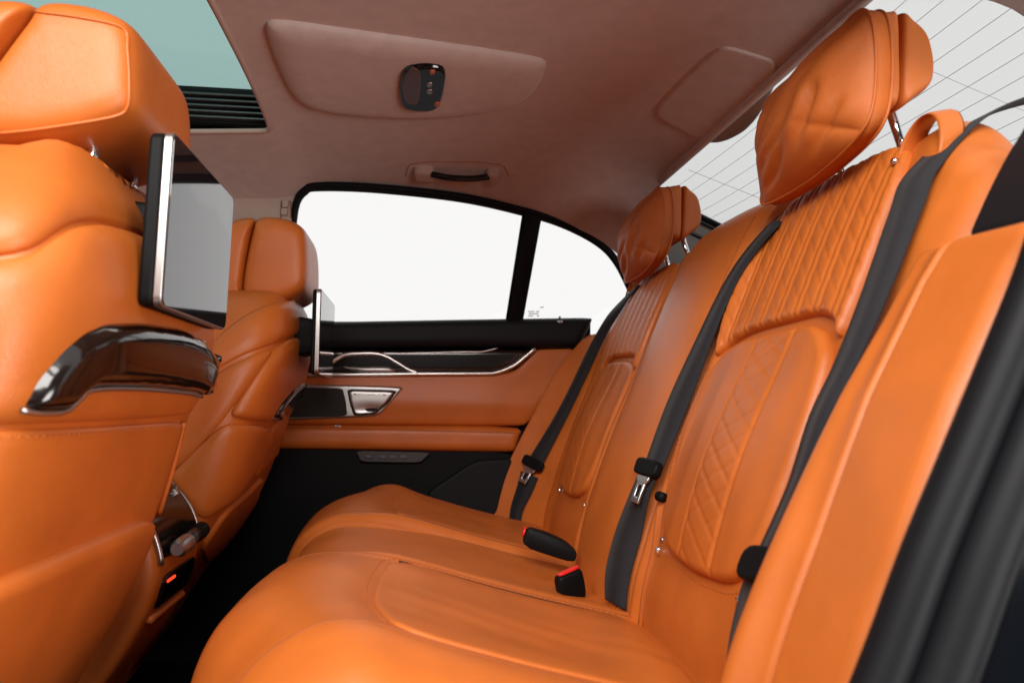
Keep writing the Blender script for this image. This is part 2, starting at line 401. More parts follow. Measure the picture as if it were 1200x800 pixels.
# ---- sunroof: opening frame, ribbed side rail, tinted glass
sr = thing('sunroof', (-.66, 0, 1.30), 'large teal tinted glass sunroof with black ribbed side rail', 'sunroof')
def rail(x0, x1, y0, y1, z0, z1, name, m, th=.006):
    V, F = box_vf((x0, y0, z0), (x1, y1, z1)); return obj(name, V, F, m, sr, smooth=False, bevel=.0015)
zr = 1.298
RIB = mat('ribbed_rubber', (.03, .03, .032), .3, spec=.6)
for k in range(5):
    V = []; xa, xb = -1.0, SRX-.001
    prof = [(SRY-.004, zr-.004+k*.0135), (SRY-.004, zr+.002+k*.0135), (SRY+.012, zr+.004+k*.0135), (SRY+.012, zr-.006+k*.0135)]
    A = np.array([(xa, y, z) for y, z in prof]); V, F = prism(A, (xb-xa, 0, 0)); obj('rail_rib', V, F, RIB, sr, smooth=False, bevel=.002)
V, F = box_vf((-1.0, SRY+.010, zr-.010), (SRX, SRY+.03, zr+.075)); obj('side_rail', V, F, BLACKP, sr, smooth=False)
V, F = box_vf((-1.0, -SRY-.03, zr-.010), (SRX, -SRY-.004, zr+.075)); obj('side_rail', V, F, BLACKP, sr, smooth=False)
V, F = box_vf((SRX+.002, -SRY-.004, roof_z(SRX, 0)+.002), (SRX+.02, SRY+.004, zr+.095)); obj('rear_rail', V, F, SUEDE2, sr, smooth=False)
V, F = box_vf((-1.02, -SRY-.02, zr+.062), (SRX+.01, SRY+.012, zr+.068)); obj('glass_pane', V, F, TEAL, sr, smooth=False)
lip = np.array([(-1.0, SRY+.003, roof_z(-1.0, SRY)-.003), (-.7, SRY+.003, roof_z(-.7, SRY)-.003), (SRX-.015, SRY+.003, roof_z(SRX, SRY)-.003), (SRX-.003, SRY-.015, roof_z(SRX, SRY)-.003)]
               + [(SRX-.003, y, roof_z(SRX, y)-.003) for y in np.linspace(SRY-.03, -SRY, 16)])
V, F = tube(resample(lip, .02, False), .006, 8); obj('edge_trim', V, F, SUEDE2, sr)
# ---- rear window
GS = .35
def glass_pt(x, y, dz=0): return np.array([x, y, 1.212-GS*(x-.64)-.05*(abs(y)/.55)**2*0+dz])
rw = thing('rear_window', (.9, 0, 1.1), 'sloping rear window with fine horizontal heater lines', 'window')
gx = np.linspace(.63, 1.22, 12); gy = np.linspace(-1, 1, 15)
def gy_half(x): return .545+.22*(x-.64)
G = np.array([glass_pt(x, t*gy_half(x)) for x in gx for t in gy])
V = np.vstack([G, G+np.array([0, 0, .004])]); n0 = len(G); FG = grid_faces(12, 15)
obj('glass_pane', V, FG+[tuple(n0+i for i in f) for f in FG], TINT, rw)
WIRE = mat('heater_wire', (.55, .56, .56), .6)
for k in range(15):
    x = .672+k*.036
    pth = [glass_pt(x+.012*(1-(t)**2), t*(gy_half(x)-.02), -.0015) for t in np.linspace(-1, 1, 15)]
    V, F = tube(pth, .00055, 4); obj('heater_line', V, F, WIRE, rw)
for y in (.33, -.33):
    V, F = tube([glass_pt(.66, y, -.0018), glass_pt(1.2, y, -.0018)], .00055, 4); obj('heater_line', V, F, WIRE, rw)
for s in (1, -1):
    e = [glass_pt(x, s*gy_half(x), -.004) for x in gx]
    V, F = tube(e, .008, 6); obj('edge_seal', V, F, RUBBER, rw)
V, F = tube([glass_pt(.640, y, .008) for y in np.linspace(-.55, .55, 10)], .010, 8); obj('edge_trim', V, F, SUEDE, rw)
hm = [(837, 167), (866, 160), (900, 120), (900, 105)]
# ---- far rear pillar trim and parcel shelf
pt = thing('rear_pillar_trim', (.9, .62, .95), 'ribbed grey trim below the rear glass behind the far headrest', 'trim')
rows = []
for x in np.linspace(.62, 1.25, 14):
    y = gy_half(x)+.004; g = glass_pt(x, y)
    rows.append([g+np.array([0, 0, .006]), g+np.array([0, .010, -.006]), g+np.array([0, .012, -.016]), g+np.array([0, .020, -.022]), g+np.array([0, .024, -.045]), g+np.array([0, .034, -.052]), g+np.array([0, .050, -.12]), g+np.array([0, .07, -.24])])
R_ = np.array(rows); nv = R_.shape[1]; Vv = R_.reshape(-1, 3)
GREYP2 = mat('light_grey_trim', (.30, .29, .28), .6)
V = np.vstack([Vv, Vv+np.array([0, .02, 0])]); FF = grid_faces(14, nv)
obj('trim_panel', V, FF+[tuple(len(Vv)+i for i in f[::-1]) for f in FF], GREYP2, pt, autosmooth=30)
for k in (2, 5):
    V, F = tube(R_[:, k]+np.array([0, -.002, 0]), .0028, 6); obj('trim_groove', V, F, RUBBER, pt)
V, F = box_vf((.70, -.66, .90), (1.3, .68, .925)); shelf = thing('parcel_shelf', (1.0, 0, .9), 'dark parcel shelf behind the rear bench', 'shelf'); obj('shelf_board', V, F, GREYP, shelf, smooth=False)
for k in range(5):
    V, F = box_vf((.80+k*.014, .40, .926), (.808+k*.014, .54, .930)); obj('vent_slat', V, F, BLACKP, shelf, smooth=False)
V, F = box_vf((.72, -.66, 0), (.76, .68, .90)); bk = obj('rear_bulkhead', V, F, CARPET, smooth=False); tag(bk, kind='structure')
# near rear pillar: dark trim in front of the glass on the near side
npl = thing('near_pillar_trim', (.6, -.72, .8), 'black pillar trim at the open door beside the bench', 'trim')
A = [(1133, 279), (1140, 262), (1158, 222), (1178, 183), (1196, 155), (1215, 120), (1260, 60), (1300, 60), (1300, 296), (1190, 293)]
pv = np.array([atY(px, py, -.735) for px, py in A]); V, F = prism(chaikin(pv, 2), (0, -.07, 0)); obj('pillar_cover', V, F, BLACKL, npl, bevel=.006, autosmooth=40)
# near glass corner: roof lining coming down
cn = np.array([atP(px, py, glass_pt(.64, 0, -.004), (GS, 0, 1)) for px, py in [(1142, -2), (1165, 4), (1185, 12), (1204, 24), (1290, 70), (1290, -60), (1142, -60)]])
V, F = prism(cn, (0, 0, .02)); obj('pillar_lining', V, F, SUEDE, npl, bevel=.003, autosmooth=30)
# ---- far door
YD = .735
door = thing('rear_door', (.0, YD, .3), 'far rear door with orange leather panel and gloss black trim', 'door')
def dpl(pts, Y=YD, it=2, r=.2):
    P = chaikin(np.array(pts, float), it, r) if it else np.array(pts, float)
    return np.array([atY(a, b, Y) for a, b in P])
def dprism(name, pts, th, m, Y=YD, it=2, r=.2, bevel=.003, parent=None, back=.012):
    V, F = prism(dpl(pts, Y, it, r)+np.array([0, back, 0]), (0, -th-back, 0)); return obj(name, V, F, m, parent or door, bevel=bevel, autosmooth=35)
# outer door skin (light tight behind the trims)
dprism('door_shell', [(-500, 379), (692, 376), (692, 410), (692, 600), (692, 780), (-500, 780)], .0, BLACKP, YD+.03, 0, bevel=0, back=.03)
# plane map on the door for upholstered panels
DV, DF = box_vf((-1.3, YD, -.2), (1.2, YD+.01, 1.2)); DB = bvh(DV, DF); dmap = px_map(DB)
_k = RNG.normal(size=3)
panel('leather_panel', chaikin([(240, 436), (600, 436), (618, 420), (628, 409), (676, 408), (655, 446), (625, 490), (612, 500), (240, 497)], 2, .12), dmap, .020, .014, 5, LEATHER, door,
      detail=lambda q, P, D: .008*np.exp(-((q[:, 1]-470-.02*(q[:, 0]-450))/16)**2)*sstep(250, 400, q[:, 0])-.014*sstep(560, 660, q[:, 0]))
arm = panel('armrest', chaikin([(240, 496), (613, 498), (603, 529), (590, 530), (335, 526), (240, 525)], 2, .12), dmap, .034, .020, 4, LEATHER, door)
stitches('stitching', [(250, 499), (335, 502), (460, 504), (604, 508)], px_map(bvh_of(arm)), door, step=3)
tube_on('stitch_line', [(335, 501), (460, 503), (605, 507)], px_map(bvh_of(arm)), .0009, SEAM, door, .0002)
# window sill
sill = panel('window_sill', chaikin([(240, 381), (390, 377), (560, 374), (694, 372), (690, 384), (677, 409), (560, 408), (400, 410), (240, 413)], 2, .1), dmap, .035, .02, 4, BLACKL, door)
SB = px_map(bvh_of(sill))
tube_on('stitch_line', [(250, 402), (390, 398), (500, 397), (600, 395), (683, 391)], SB, .0011, mat('sill_stitch', (.008, .008, .009), .8), door, .0003)
# gloss trim and chrome strips
gt = panel('gloss_trim', chaikin([(250, 411), (400, 410), (560, 409), (626, 409), (612, 421), (598, 431), (580, 437), (470, 438), (250, 440)], 1, .12), dmap, .028, .010, 4, WOOD, door)
GB = px_map(bvh_of(gt))
BRIGHT = mat('bright_satin', (.74, .72, .71), .28, 1.0)
def strip(name, pts, r, off=.001, m=BRIGHT, par=None, sm=True):
    q = cr(pts, 6) if sm else np.array(pts); return tube_on(name, q, dmap, r, m, par or door, off+.026, step=3, seg=8)
strip('chrome_strip', [(250, 441), (350, 440), (480, 438.5), (560, 438), (580, 437), (600, 429), (613, 419), (625, 409)], .0062)
strip('chrome_strip', [(395, 415), (480, 414.5), (540, 413), (562, 413), (572, 411), (582, 408.5)], .0022)
strip('handle_arch', [(380, 432), (393, 423), (405, 416.5), (422, 415), (440, 415), (452, 418), (465, 425), (478, 433), (490, 438)], .0066)
hd = panel('door_handle', chaikin([(398, 429), (420, 430), (448, 429), (458, 430), (467, 435), (440, 435.5), (410, 434)], 2), GB, .014, .008, 2.0, SATIN, door)
for pts in ([(478, 426), (500, 421), (522, 419), (522, 421), (498, 428), (484, 430)],):
    pass
# speaker and lid
spk = panel('speaker_frame', chaikin([(330, 452), (352, 449), (440, 451), (470, 452.5), (474, 455), (462, 470), (447, 486), (436, 489), (345, 493), (330, 493)], 2, .15), dmap, .031, .006, 4, SATIN, door)
SPB = px_map(bvh_of(spk))
panel('speaker_grille', chaikin([(332, 454), (350, 453), (402, 454), (406, 470), (408, 488), (332, 490)], 2, .1), SPB, .002, .003, 4, GRILLE, spk)
panel('lid_gap', chaikin([(406, 455), (467, 456.5), (456, 472), (440, 486), (414, 487.5), (409, 472)], 2, .1), SPB, .0012, .003, 3, RUBBER, spk)
lid = panel('ashtray_lid', chaikin([(408.5, 457), (463, 458.5), (453, 472), (438, 484), (416, 485.5), (411, 472)], 2, .1), SPB, .006, .005, 3, SATIN, spk,
            detail=lambda q, P, D: -.006*np.exp(-(((q[:, 0]-436)/20)**2+((q[:, 1]-480)/5)**2)))
LB = px_map(bvh_of(lid)); tube_on('lid_ridge', [(415, 461.5), (452, 462.5)], LB, .0014, CHROME, spk, .001, step=3)
tube_on('lid_stud', [(391, 499.5), (400, 500)], px_map(bvh_of(arm)), .003, CHROME, door, .002, step=3)
# lower door: black pocket, switch plate
dprism('lower_panel', [(240, 524), (335, 525), (600, 529), (592, 560), (578, 640), (560, 770), (-300, 770), (-300, 523)], .012, BLACKP, YD, 1, .08)
dprism('door_pocket', [(500, 575), (545, 545), (560, 538), (599, 536), (590, 560), (580, 600), (500, 640)], .045, BLACKL, YD, 2, .1, bevel=.006)
sw = dprism('switch_plate', [(418, 527), (505, 529), (492, 541), (424, 540)], .030, GREYP, YD, 1, .1, bevel=.002)
for x in (428, 444, 456, 468):
    dprism('switch', [(x, 532), (x+9, 532.3), (x+10, 536), (x+1, 536)], .034, DARKM, YD, 1, .1, bevel=.001, parent=sw)
# windows: glass, black seal, divider
def Yw(z): return .735-.32*np.clip(z-.87, 0, 9)*.75
def wpt(px, py, dy=0.0):
    Y = .70
    for _ in range(8): p = atY(px, py, Y); Y = Yw(p[2])+dy
    return p
main = chaikin([(338, 300), (344, 262), (349, 238), (358, 227), (372, 222.5), (440, 224.5), (540, 235.5), (615, 252), (593, 376), (338, 380)], 2, .12)
qtr = chaikin([(632, 257), (660, 266), (700, 287), (722, 310), (735, 340), (720, 356), (690, 374), (612, 375)], 2, .1)
for nm, o in (('window_pane', main), ('quarter_pane', qtr)):
    A = np.array([wpt(a, b, .012) for a, b in o]); V, F = prism(A, (0, .004, 0)); obj(nm, V, F, GLASS, door, smooth=False)
seal = cr([(338, 330), (344, 262), (349, 238), (358, 226), (372, 221.5), (440, 223.5), (540, 234.5), (615, 251), (660, 265), (700, 286), (722, 309), (740, 345)], 6)
V, F = tube(np.array([wpt(a, b, -.004) for a, b in seal]), .007, 8); obj('window_seal', V, F, RUBBER, door)
V, F = tube(np.array([wpt(a, b-4, .002) for a, b in seal]), .010, 8); obj('window_seal', V, F, RUBBER, door)
dv = np.array([wpt(a, b) for a, b in [(613, 250), (634, 255), (612, 377), (592, 377)]])
V, F = prism(dv, (0, -.018, 0)); obj('window_divider', V, F, BLACKP, door, bevel=.004)
V, F = tube([wpt(613, 252, -.019), wpt(593.5, 376, -.019)], .0035, 6); obj('divider_trim', V, F, RUBBER, door)
k0 = atY(656, 377, YD-.03); V, F = tube([k0, k0+(0, 0, .012), k0+(0, 0, .016)], [.0035, .0035, .002], 10); obj('lock_pin', V, F, DARKM, door)
V, F = tube([k0-(0, 0, .004), k0+(0, 0, .003)], [.010, .008], 14); obj('pin_collar', V, F, SATIN, door)
# tiny etched approval mark on the quarter glass: a small crest over rows of dashes
for (a, b, c, d) in [(633, 360, 637, 360), (619, 365, 626, 365), (628, 365, 632, 365), (620, 367.5, 631, 367.5), (629, 370, 632, 370), (619, 370, 625, 370)]:
    p0, p1 = wpt(a, b, .009), wpt(c, d, .009); V, F = tube([p0, p1], .0014, 4); obj('etched_mark', V, F, mat('etching', (.70, .69, .69), .7) if 'etching' not in bpy.data.materials else bpy.data.materials['etching'], door)
# ---- far B-pillar trim
bp_ = thing('centre_pillar_trim', (-.4, .67, .9), 'pale pillar trim behind the far front headrest', 'trim')
A = np.array([atY(a, b, .665) for a, b in chaikin([(150, 222), (300, 218), (346, 218), (352, 222), (346, 245), (342, 262), (338, 300), (334, 420), (150, 420)], 1, .1)])
V, F = prism(A, (0, .05, 0)); obj('pillar_cover', V, F, SUEDE2, bp_, bevel=.004, autosmooth=35)
for (x, y) in ((335, 240), (334, 249)):
    A = np.array([atY(a, b, .664) for a, b in [(x-4, y-4), (x+4, y-4), (x+3, y+4), (x-4, y+4)]]); V, F = prism(A, (0, -.012, 0)); obj('belt_adjuster', V, F, SUEDE2, bp_, bevel=.003, autosmooth=30)
V, F = tube(np.array([atY(a, b, .662) for a, b in [(329, 258), (330, 236), (341, 236), (341, 256)]]), .0014, 5); obj('adjuster_groove', V, F, SEAM, bp_)
#PART3
# ================================================================== REAR BENCH
bench = thing('rear_bench', (.2, 0, 0), 'orange leather rear bench with quilted backrests and three places', 'bench seat')
SP = cr([(.335, .14), (.345, .22), (.355, .30), (.377, .41), (.428, .55), (.492, .70), (.556, .85), (.598, .935), (.622, .965), (.655, .978), (.69, .968), (.712, .93), (.715, .85), (.715, .6)], 14)
SPL = np.r_[0, np.cumsum(np.linalg.norm(np.diff(SP, axis=0), axis=1))]
def spine(C, L, s):
    x = np.interp(s, L, C[:, 0]); z = np.interp(s, L, C[:, 1]); e = .012
    tx = np.interp(s+e, L, C[:, 0])-np.interp(s-e, L, C[:, 0]); tz = np.interp(s+e, L, C[:, 1])-np.interp(s-e, L, C[:, 1])
    l = np.hypot(tx, tz)+1e-12
    return x, z, -tz/l, tx/l        # point and outward (forward-up) normal
def s_of_z(z): 
    k = np.argmax(SP[:, 1]); return np.interp(z, SP[:k, 1], SPL[:k])
S_TOP = SPL[np.argmax(SP[:, 1])]; S_END = SPL[-1]-.12
def seat_h(Y, s):
    a = np.abs(Y); z = np.interp(s, SPL, SP[:, 1])
    hb = np.interp(s, [0, s_of_z(.45), s_of_z(.72), s_of_z(.86), s_of_z(.95), S_TOP], [.010, .010, .012, .014, .010, .0])
    hb = np.where(s > S_TOP, 0, hb)
    ib = .016*np.exp(-((a-.203)/.020)**2)
    out = hb*sstep(.535, .60, a)*(1-.5*sstep(.625, .70, a))
    lum = .014*np.exp(-((z-.55)/.13)**2)*np.exp(-((a-.38)/.13)**2)
    lap = .012*np.exp(-((a-.38)/.2)**2)*sstep(.42, .34, z)
    return ib+out+lum+lap
def edge_fall(d, r): d = np.clip(d, 0, r); return -(r-np.sqrt(np.clip(r*r-(r-d)**2, 0, None)))
def back_surf(hfun, y0, y1, r0, r1, drop=1.0):
    def S(Y, s):
        x, z, nx, nz = spine(SP, SPL, s)
        h = hfun(Y, s)
        h = h+edge_fall(Y-y0, r0)+edge_fall(y1-Y, r1)
        dr = (.072*sstep(.55, .66, np.abs(Y))+.7*np.clip(np.abs(Y)-.64, 0, 1))*sstep(.62, .95, z)*drop; z = z-dr; x = x-.40*dr
        return np.stack([x+nx*h, Y, z+nz*h], -1)
    return S
def surf_map(S):
    def M(q):
        u, v = q[:, 0], q[:, 1]; e = 2e-3; P = S(u, v)
        N = np.cross(S(u+e, v)-S(u-e, v), S(u, v+e)-S(u, v-e)); N /= np.linalg.norm(N, axis=1)[:, None]+1e-12
        flip = np.sign(-(N[:, 0])+.2*N[:, 2]); flip[flip == 0] = 1; return P, N*flip[:, None]
    return M
def surf_grid(name, S, us, vs, m, parent, skirt=.09):
    U, W = np.meshgrid(us, vs, indexing='ij'); P = S(U.ravel(), W.ravel()).reshape(len(us), len(vs), 3)
    a = P[:1].copy(); b = P[-1:].copy()      # side skirts so the cushion has depth
    a[..., 0] += skirt; b[..., 0] += skirt
    P = np.concatenate([a, P, b], 0)
    return obj(name, P.reshape(-1, 3), grid_faces(P.shape[0], P.shape[1]), m, parent)
def edges_lin(y0, y1, n, r):
    t = np.linspace(0, 1, 9)**2*r
    return np.unique(np.r_[y0+t, np.linspace(y0+r, y1-r, n), y1-t])
vs = np.linspace(.0, S_END, 150)
def quilt(q, P, D):
    y = np.abs(q[:, 0]); s = q[:, 1]
    per = .0475; ph = (y-.185)/per; k = np.floor(ph); f = ph-k
    wav = .020*np.sin(s/.030*2*math.pi)
    g1 = np.exp(-((f-.02+wav)/.042)**2)+np.exp(-((f-1.02+wav)/.042)**2); g2 = np.exp(-((f-.32+wav)/.042)**2)
    ar = (np.mod((s*1.0+(y-.185)*np.where(np.mod(k, 2) == 0, 1, 1)*1.15)/.034, 1)-.5)
    wide = sstep(.36, .46, f)*sstep(1.0, .92, f)
    dg = np.exp(-(ar/.085)**2)*wide
    puff = .0020*np.sin(np.clip((f-.32)/.70, 0, 1)*math.pi)+.0012*np.sin(np.clip((f-.02)/.30, 0, 1)*math.pi)
    return -.0027*np.maximum(g1, g2)-.0014*dg+.65*puff
def strip_quilt(q, P, D):
    y = np.abs(q[:, 0]); s = q[:, 1]; c = (y-.40)/.05
    l1 = np.exp(-((np.abs(c)-1)/.05)**2)
    ins = (np.abs(c) < 1)
    u = c*.5+.5
    a1 = np.mod(s/.036+u*1.5, 1)-.5; a2 = np.mod(s/.036-u*1.5, 1)-.5
    dg = np.exp(-(a1/.06)**2)+.0*a2
    dg = dg+np.exp(-(a2/.06)**2)
    h = -.0032*l1+ins*(-.0015*dg+.0010)
    side = .002*np.exp(-((np.abs(c)-1.9)/.5)**2)
    wr = .0007*np.sin(s*90+7*np.sin(y*40))*np.exp(-((y-.47)/.04)**2)
    return h+side
for side in (-1, 1):
    near = side < 0
    lab = 'near' if near else 'far'
    Y0, Y1 = (-.70, -.182) if near else (.182, .70)
    S = back_surf(seat_h, Y0, Y1, .03, .03)
    ys = edges_lin(Y0, Y1, 110, .03)
    bk_o = surf_grid('backrest', S, ys, vs, LEATHER, bench)
    bk_o['label'] = 'outer backrest with wide quilted shoulder panel'
    M = surf_map(S)
    sz = s_of_z
    def sy(pts): return [(side*a, sz(z)) for a, z in pts]
    # quilted shoulder panel, wraps to the top
    q = sy([(.213, .70), (.235, .728), (.30, .742), (.40, .745), (.48, .748), (.525, .735), (.548, .705)]) + \
        [(side*.556, sz(.80)), (side*.552, sz(.90)), (side*.535, sz(.95)), (side*.48, sz(.962)), (side*.38, sz(.965)), (side*.28, sz(.96)), (side*.235, sz(.94)), (side*.208, sz(.88)), (side*.203, sz(.78))]
    panel('quilted_panel', chaikin(q, 2, .2), M, .013, .010, .0036, LEATHER, bench, detail=quilt)
    # central insert with diagonal stitched strip
    q = sy([(.216, .688), (.24, .715), (.30, .73), (.40, .733), (.48, .735), (.515, .72), (.545, .685), (.556, .60), (.553, .50), (.535, .445), (.49, .42), (.40, .413), (.31, .418), (.255, .44), (.228, .49), (.214, .58)])
    panel('centre_insert', chaikin(q, 2, .2), M, .014, .012, .0042, LEATHER, bench, detail=strip_quilt)
    stitches('stitching', chaikin([(side*(.385+(a-.385)*1.045), sz(z)) for a, z in [(.216, .685), (.556, .60), (.553, .50), (.535, .438), (.49, .410), (.40, .402), (.31, .408), (.255, .43), (.228, .48), (.214, .58)]], 2, .2, closed=False), M, bench, step=.004)
    stitches('stitching', [(side*a, sz(z)) for a, z in [(.195, .47), (.190, .58), (.189, .70), (.189, .85), (.193, .94)]], M, bench, step=.004)
    # seam lines of the lower part and shoulder
    for pts in ([(.238, .30), (.236, .40), (.222, .47), (.206, .58), (.200, .70), (.196, .85), (.203, .95)], [(.226, .30), (.222, .40), (.210, .47)]):
        qq = cr(sy(pts), 10); tube_on('seam', qq, M, .0013, SEAM, bench, -.0003, step=.012)
    # isofix anchors peeping out of the leather
    for a in (.24, .52):
        Pp, Nn = M(np.array([(side*a, sz(.412))])); c = Pp[0]; n = Nn[0]
        u = np.array([.25, 0, .97]); V, F = tube([c-u*.006, c+n*.004, c+u*.006], [.004, .0055, .004], 10); an = obj('anchor_loop', V, F, CHROME, bench)
        t0 = c+u*.017; V, F = tube([t0-n*.002, t0+n*.003], .004, 8); obj('tag', V, F, SATIN, an)
# ---- centre backrest
def ctr_h(Y, s):
    a = np.abs(Y)/.178; z = np.interp(s, SPL, SP[:, 1])
    return .030*(1-a**3.2)*np.interp(s, [0, .15, S_TOP-.12, S_TOP, S_TOP+.1], [.7, 1, .9, .55, .2])+.012
S = back_surf(ctr_h, -.178, .178, .035, .035)
cb = surf_grid('centre_backrest', S, edges_lin(-.178, .178, 70, .035), vs, LEATHER, bench)
Mc = surf_map(S)
for a in (-.148, .148):
    tube_on('seam', [(a, s_of_z(z)) for z in np.linspace(.30, .95, 20)], Mc, .0012, SEAM, bench, -.0003, step=.012)
    stitches('stitching', [(a*.965, s_of_z(z)) for z in np.linspace(.30, .95, 20)], Mc, bench, step=.004)
# dark edge trim along the top of the bench
# ---- outer side bolsters: rolled edge and flat panel
def side_h(Y, s):
    a = np.abs(Y); z = np.interp(s, SPL, SP[:, 1])
    Hn = np.interp(z, [.2, .35, .48, .62, .70, .776], [.10, .096, .079, .061, .046, .034]); Hf = np.interp(z, [.2, .36, .46, .57, .69, .78, .86, .92], [.14, .130, .115, .100, .090, .075, .058, .03])
    H = np.where(Y < 0, Hn, Hf); Hp = np.interp(z, [.2, .35, .5, .62, .73, .776], [.085, .082, .071, .068, .056, .046])
    t = np.clip((a-.556)/.140, 0, 1); rise = t**1.25*(1-.35*(1-t))
    rise = np.where(t >= 1, 1, np.minimum(rise, 1)); h = (H+.012)*rise-.012
    h = h+.006*np.exp(-((a-.70)/.020)**2)
    k = sstep(.705, .738, a); h = h*(1-k)+Hp*k
    return h-.005*np.exp(-((a-.740)/.0035)**2)*(Y < 0)
for side in (-1, 1):
    ya, yb = (.556, .845) if side < 0 else (.556, .716)
    ztop = .784 if side < 0 else .90
    Y0, Y1 = (-yb, -ya) if side < 0 else (ya, yb)
    top = s_of_z(ztop)
    v2 = np.unique(np.r_[np.linspace(0, top-.03, 70), top-np.linspace(0, 1, 8)**2*.03])
    def S2(Y, s):
        P = back_surf(side_h, Y0, Y1, .002, .012, .8)(Y, s) if side > 0 else back_surf(side_h, Y0, Y1, .02, .002, .12)(Y, s)
        f = edge_fall(top-s+.0, .02); x, z, nx, nz = spine(SP, SPL, s)
        P[..., 0] += nx*f; P[..., 2] += nz*f
        return P
    us = np.unique(np.r_[np.linspace(ya, min(.725, yb), 54), np.linspace(.725, .752, 18) if side < 0 else [], np.linspace(min(.752, yb), yb, 14), yb-np.linspace(0, 1, 8)**2*.02])*side
    U, W = np.meshgrid(np.sort(us), v2, indexing='ij'); P = S2(U.ravel(), W.ravel()).reshape(len(us), len(v2), 3)
    a = P[:1]+np.array([.12, 0, 0]); b = P[-1:]+np.array([.12, 0, 0]); P = np.concatenate([a, P, b], 0)
    c = P[:, -1:]+np.array([.12, 0, -.02]); P = np.concatenate([P, c], 1)
    pass
    so = obj('side_bolster', P.reshape(-1, 3), grid_faces(P.shape[0], P.shape[1]), LEATHER, bench)
# ---- seat cushion
CS = cr([(.42, .22), (.39, .262), (.355, .287), (.31, .302), (.23, .322), (.12, .352), (0, .388), (-.09, .408), (-.16, .405), (-.215, .372), (-.244, .315), (-.252, .24), (-.245, .14), (-.235, .03)], 14)
CSL = np.r_[0, np.cumsum(np.linalg.norm(np.diff(CS, axis=0), axis=1))]
def cush_h(Y, s):
    a = np.abs(Y); x = np.interp(s, CSL, CS[:, 0]); front = sstep(.12, -.12, x)
    h = -.010*np.exp(-((a-.38)/.12)**4)*sstep(.30, .20, x)*sstep(-.10, -.02, x)      # dished sitting area
    h = h+.012*np.exp(-((a-.40)/.22)**4)
    h = h-.014*np.exp(-((a-.165)/.012)**2)-.020*(a < .165)*front+.004*(a < .165)
    h = h+.010*np.exp(-((a-.60)/.05)**2)+.009*np.exp(-((a-.190)/.018)**2)*sstep(-.12, -.02, x)
    return h
def cush_surf(Y, s):
    x, z, nx, nz = spine(CS, CSL, s); nx, nz = -nx, -nz
    h = cush_h(Y, s)+edge_fall(Y+.70, .06)+edge_fall(.70-Y, .06)
    x = x+(.11*sstep(.38, .72, np.abs(Y))+.0)*sstep(.05, -.2, x)
    return np.stack([x+nx*h, Y, z+nz*h], -1)
def cush_map(q):
    u, v = q[:, 0], q[:, 1]; e = 2e-3; P = cush_surf(u, v)
    N = np.cross(cush_surf(u+e, v)-cush_surf(u-e, v), cush_surf(u, v+e)-cush_surf(u, v-e)); N /= np.linalg.norm(N, axis=1)[:, None]+1e-12
    fl = np.sign(N[:, 2]-.3*N[:, 0]); fl[fl == 0] = 1; return P, N*fl[:, None]
ys = np.unique(np.r_[edges_lin(-.70, .70, 240, .06), np.linspace(-.2, -.13, 30), np.linspace(.13, .2, 30)]); vc = np.linspace(0, CSL[-1], 150)
U, W = np.meshgrid(ys, vc, indexing='ij'); P = cush_surf(U.ravel(), W.ravel())
cushion = obj('seat_cushion', P, grid_faces(len(ys), len(vc)), LEATHER, bench)
def s_of_x(x):
    k = np.argmin(CS[:, 0]); return np.interp(-np.array(x), -CS[:k, 0], CSL[:k])
GAP_SHADE = mat('painted_gap_shade', (.05, .012, .003), .8)  # near-black brown standing in for the shade in the panel recess
def wrinkle(q, P, D):
    x = P[:, 0]; y = P[:, 1]
    return .0004*np.sin(x*38+5*np.sin(y*16)+y*30)*np.exp(-((np.abs(y)-.42)/.09)**2)*sstep(-.08, .05, x)+.004*np.exp(-D/.05)*-1+.003
for side in (-1, 1):
    q = [(side*a, float(s_of_x(x))) for a, x in [(.215, .312), (.225, .20), (.222, .08), (.215, -.01), (.235, -.035), (.32, -.045), (.45, -.05), (.545, -.04), (.565, -.01), (.560, .10), (.555, .22), (.545, .305), (.50, .325), (.38, .335), (.27, .328)]]
    panel('seat_panel', chaikin(q, 2, .15), cush_map, .0045, .007, .0055, LEATHER, bench, detail=wrinkle)
    for a0 in (.205, .575):
        tube_on('seam', [(side*(a0+.0*x), float(s_of_x(x))) for x in np.linspace(.33, -.05, 30)]+[(side*(a0 + (-.01 if a0 < .3 else .012)), float(CSL[-1]*(.66+.02*k))) for k in range(1, 10)], cush_map, .0012, SEAM, bench, -.0003, step=.012)
    tube_on('panel_gap_shade', [(side*(.2155+.004*(x > .0)), float(s_of_x(x))) for x in np.linspace(.30, -.022, 30)], cush_map, .0020, GAP_SHADE, bench, .0012, step=.012)  # recess shade painted as a dark line along the inboard panel edge
    stitches('stitching', [(side*.209, float(s_of_x(x))) for x in np.linspace(.31, -.03, 30)]+[(side*a, float(s_of_x(x))) for a, x in [(.225, -.045), (.32, -.056), (.45, -.060), (.56, -.05)]], cush_map, bench, step=.004)
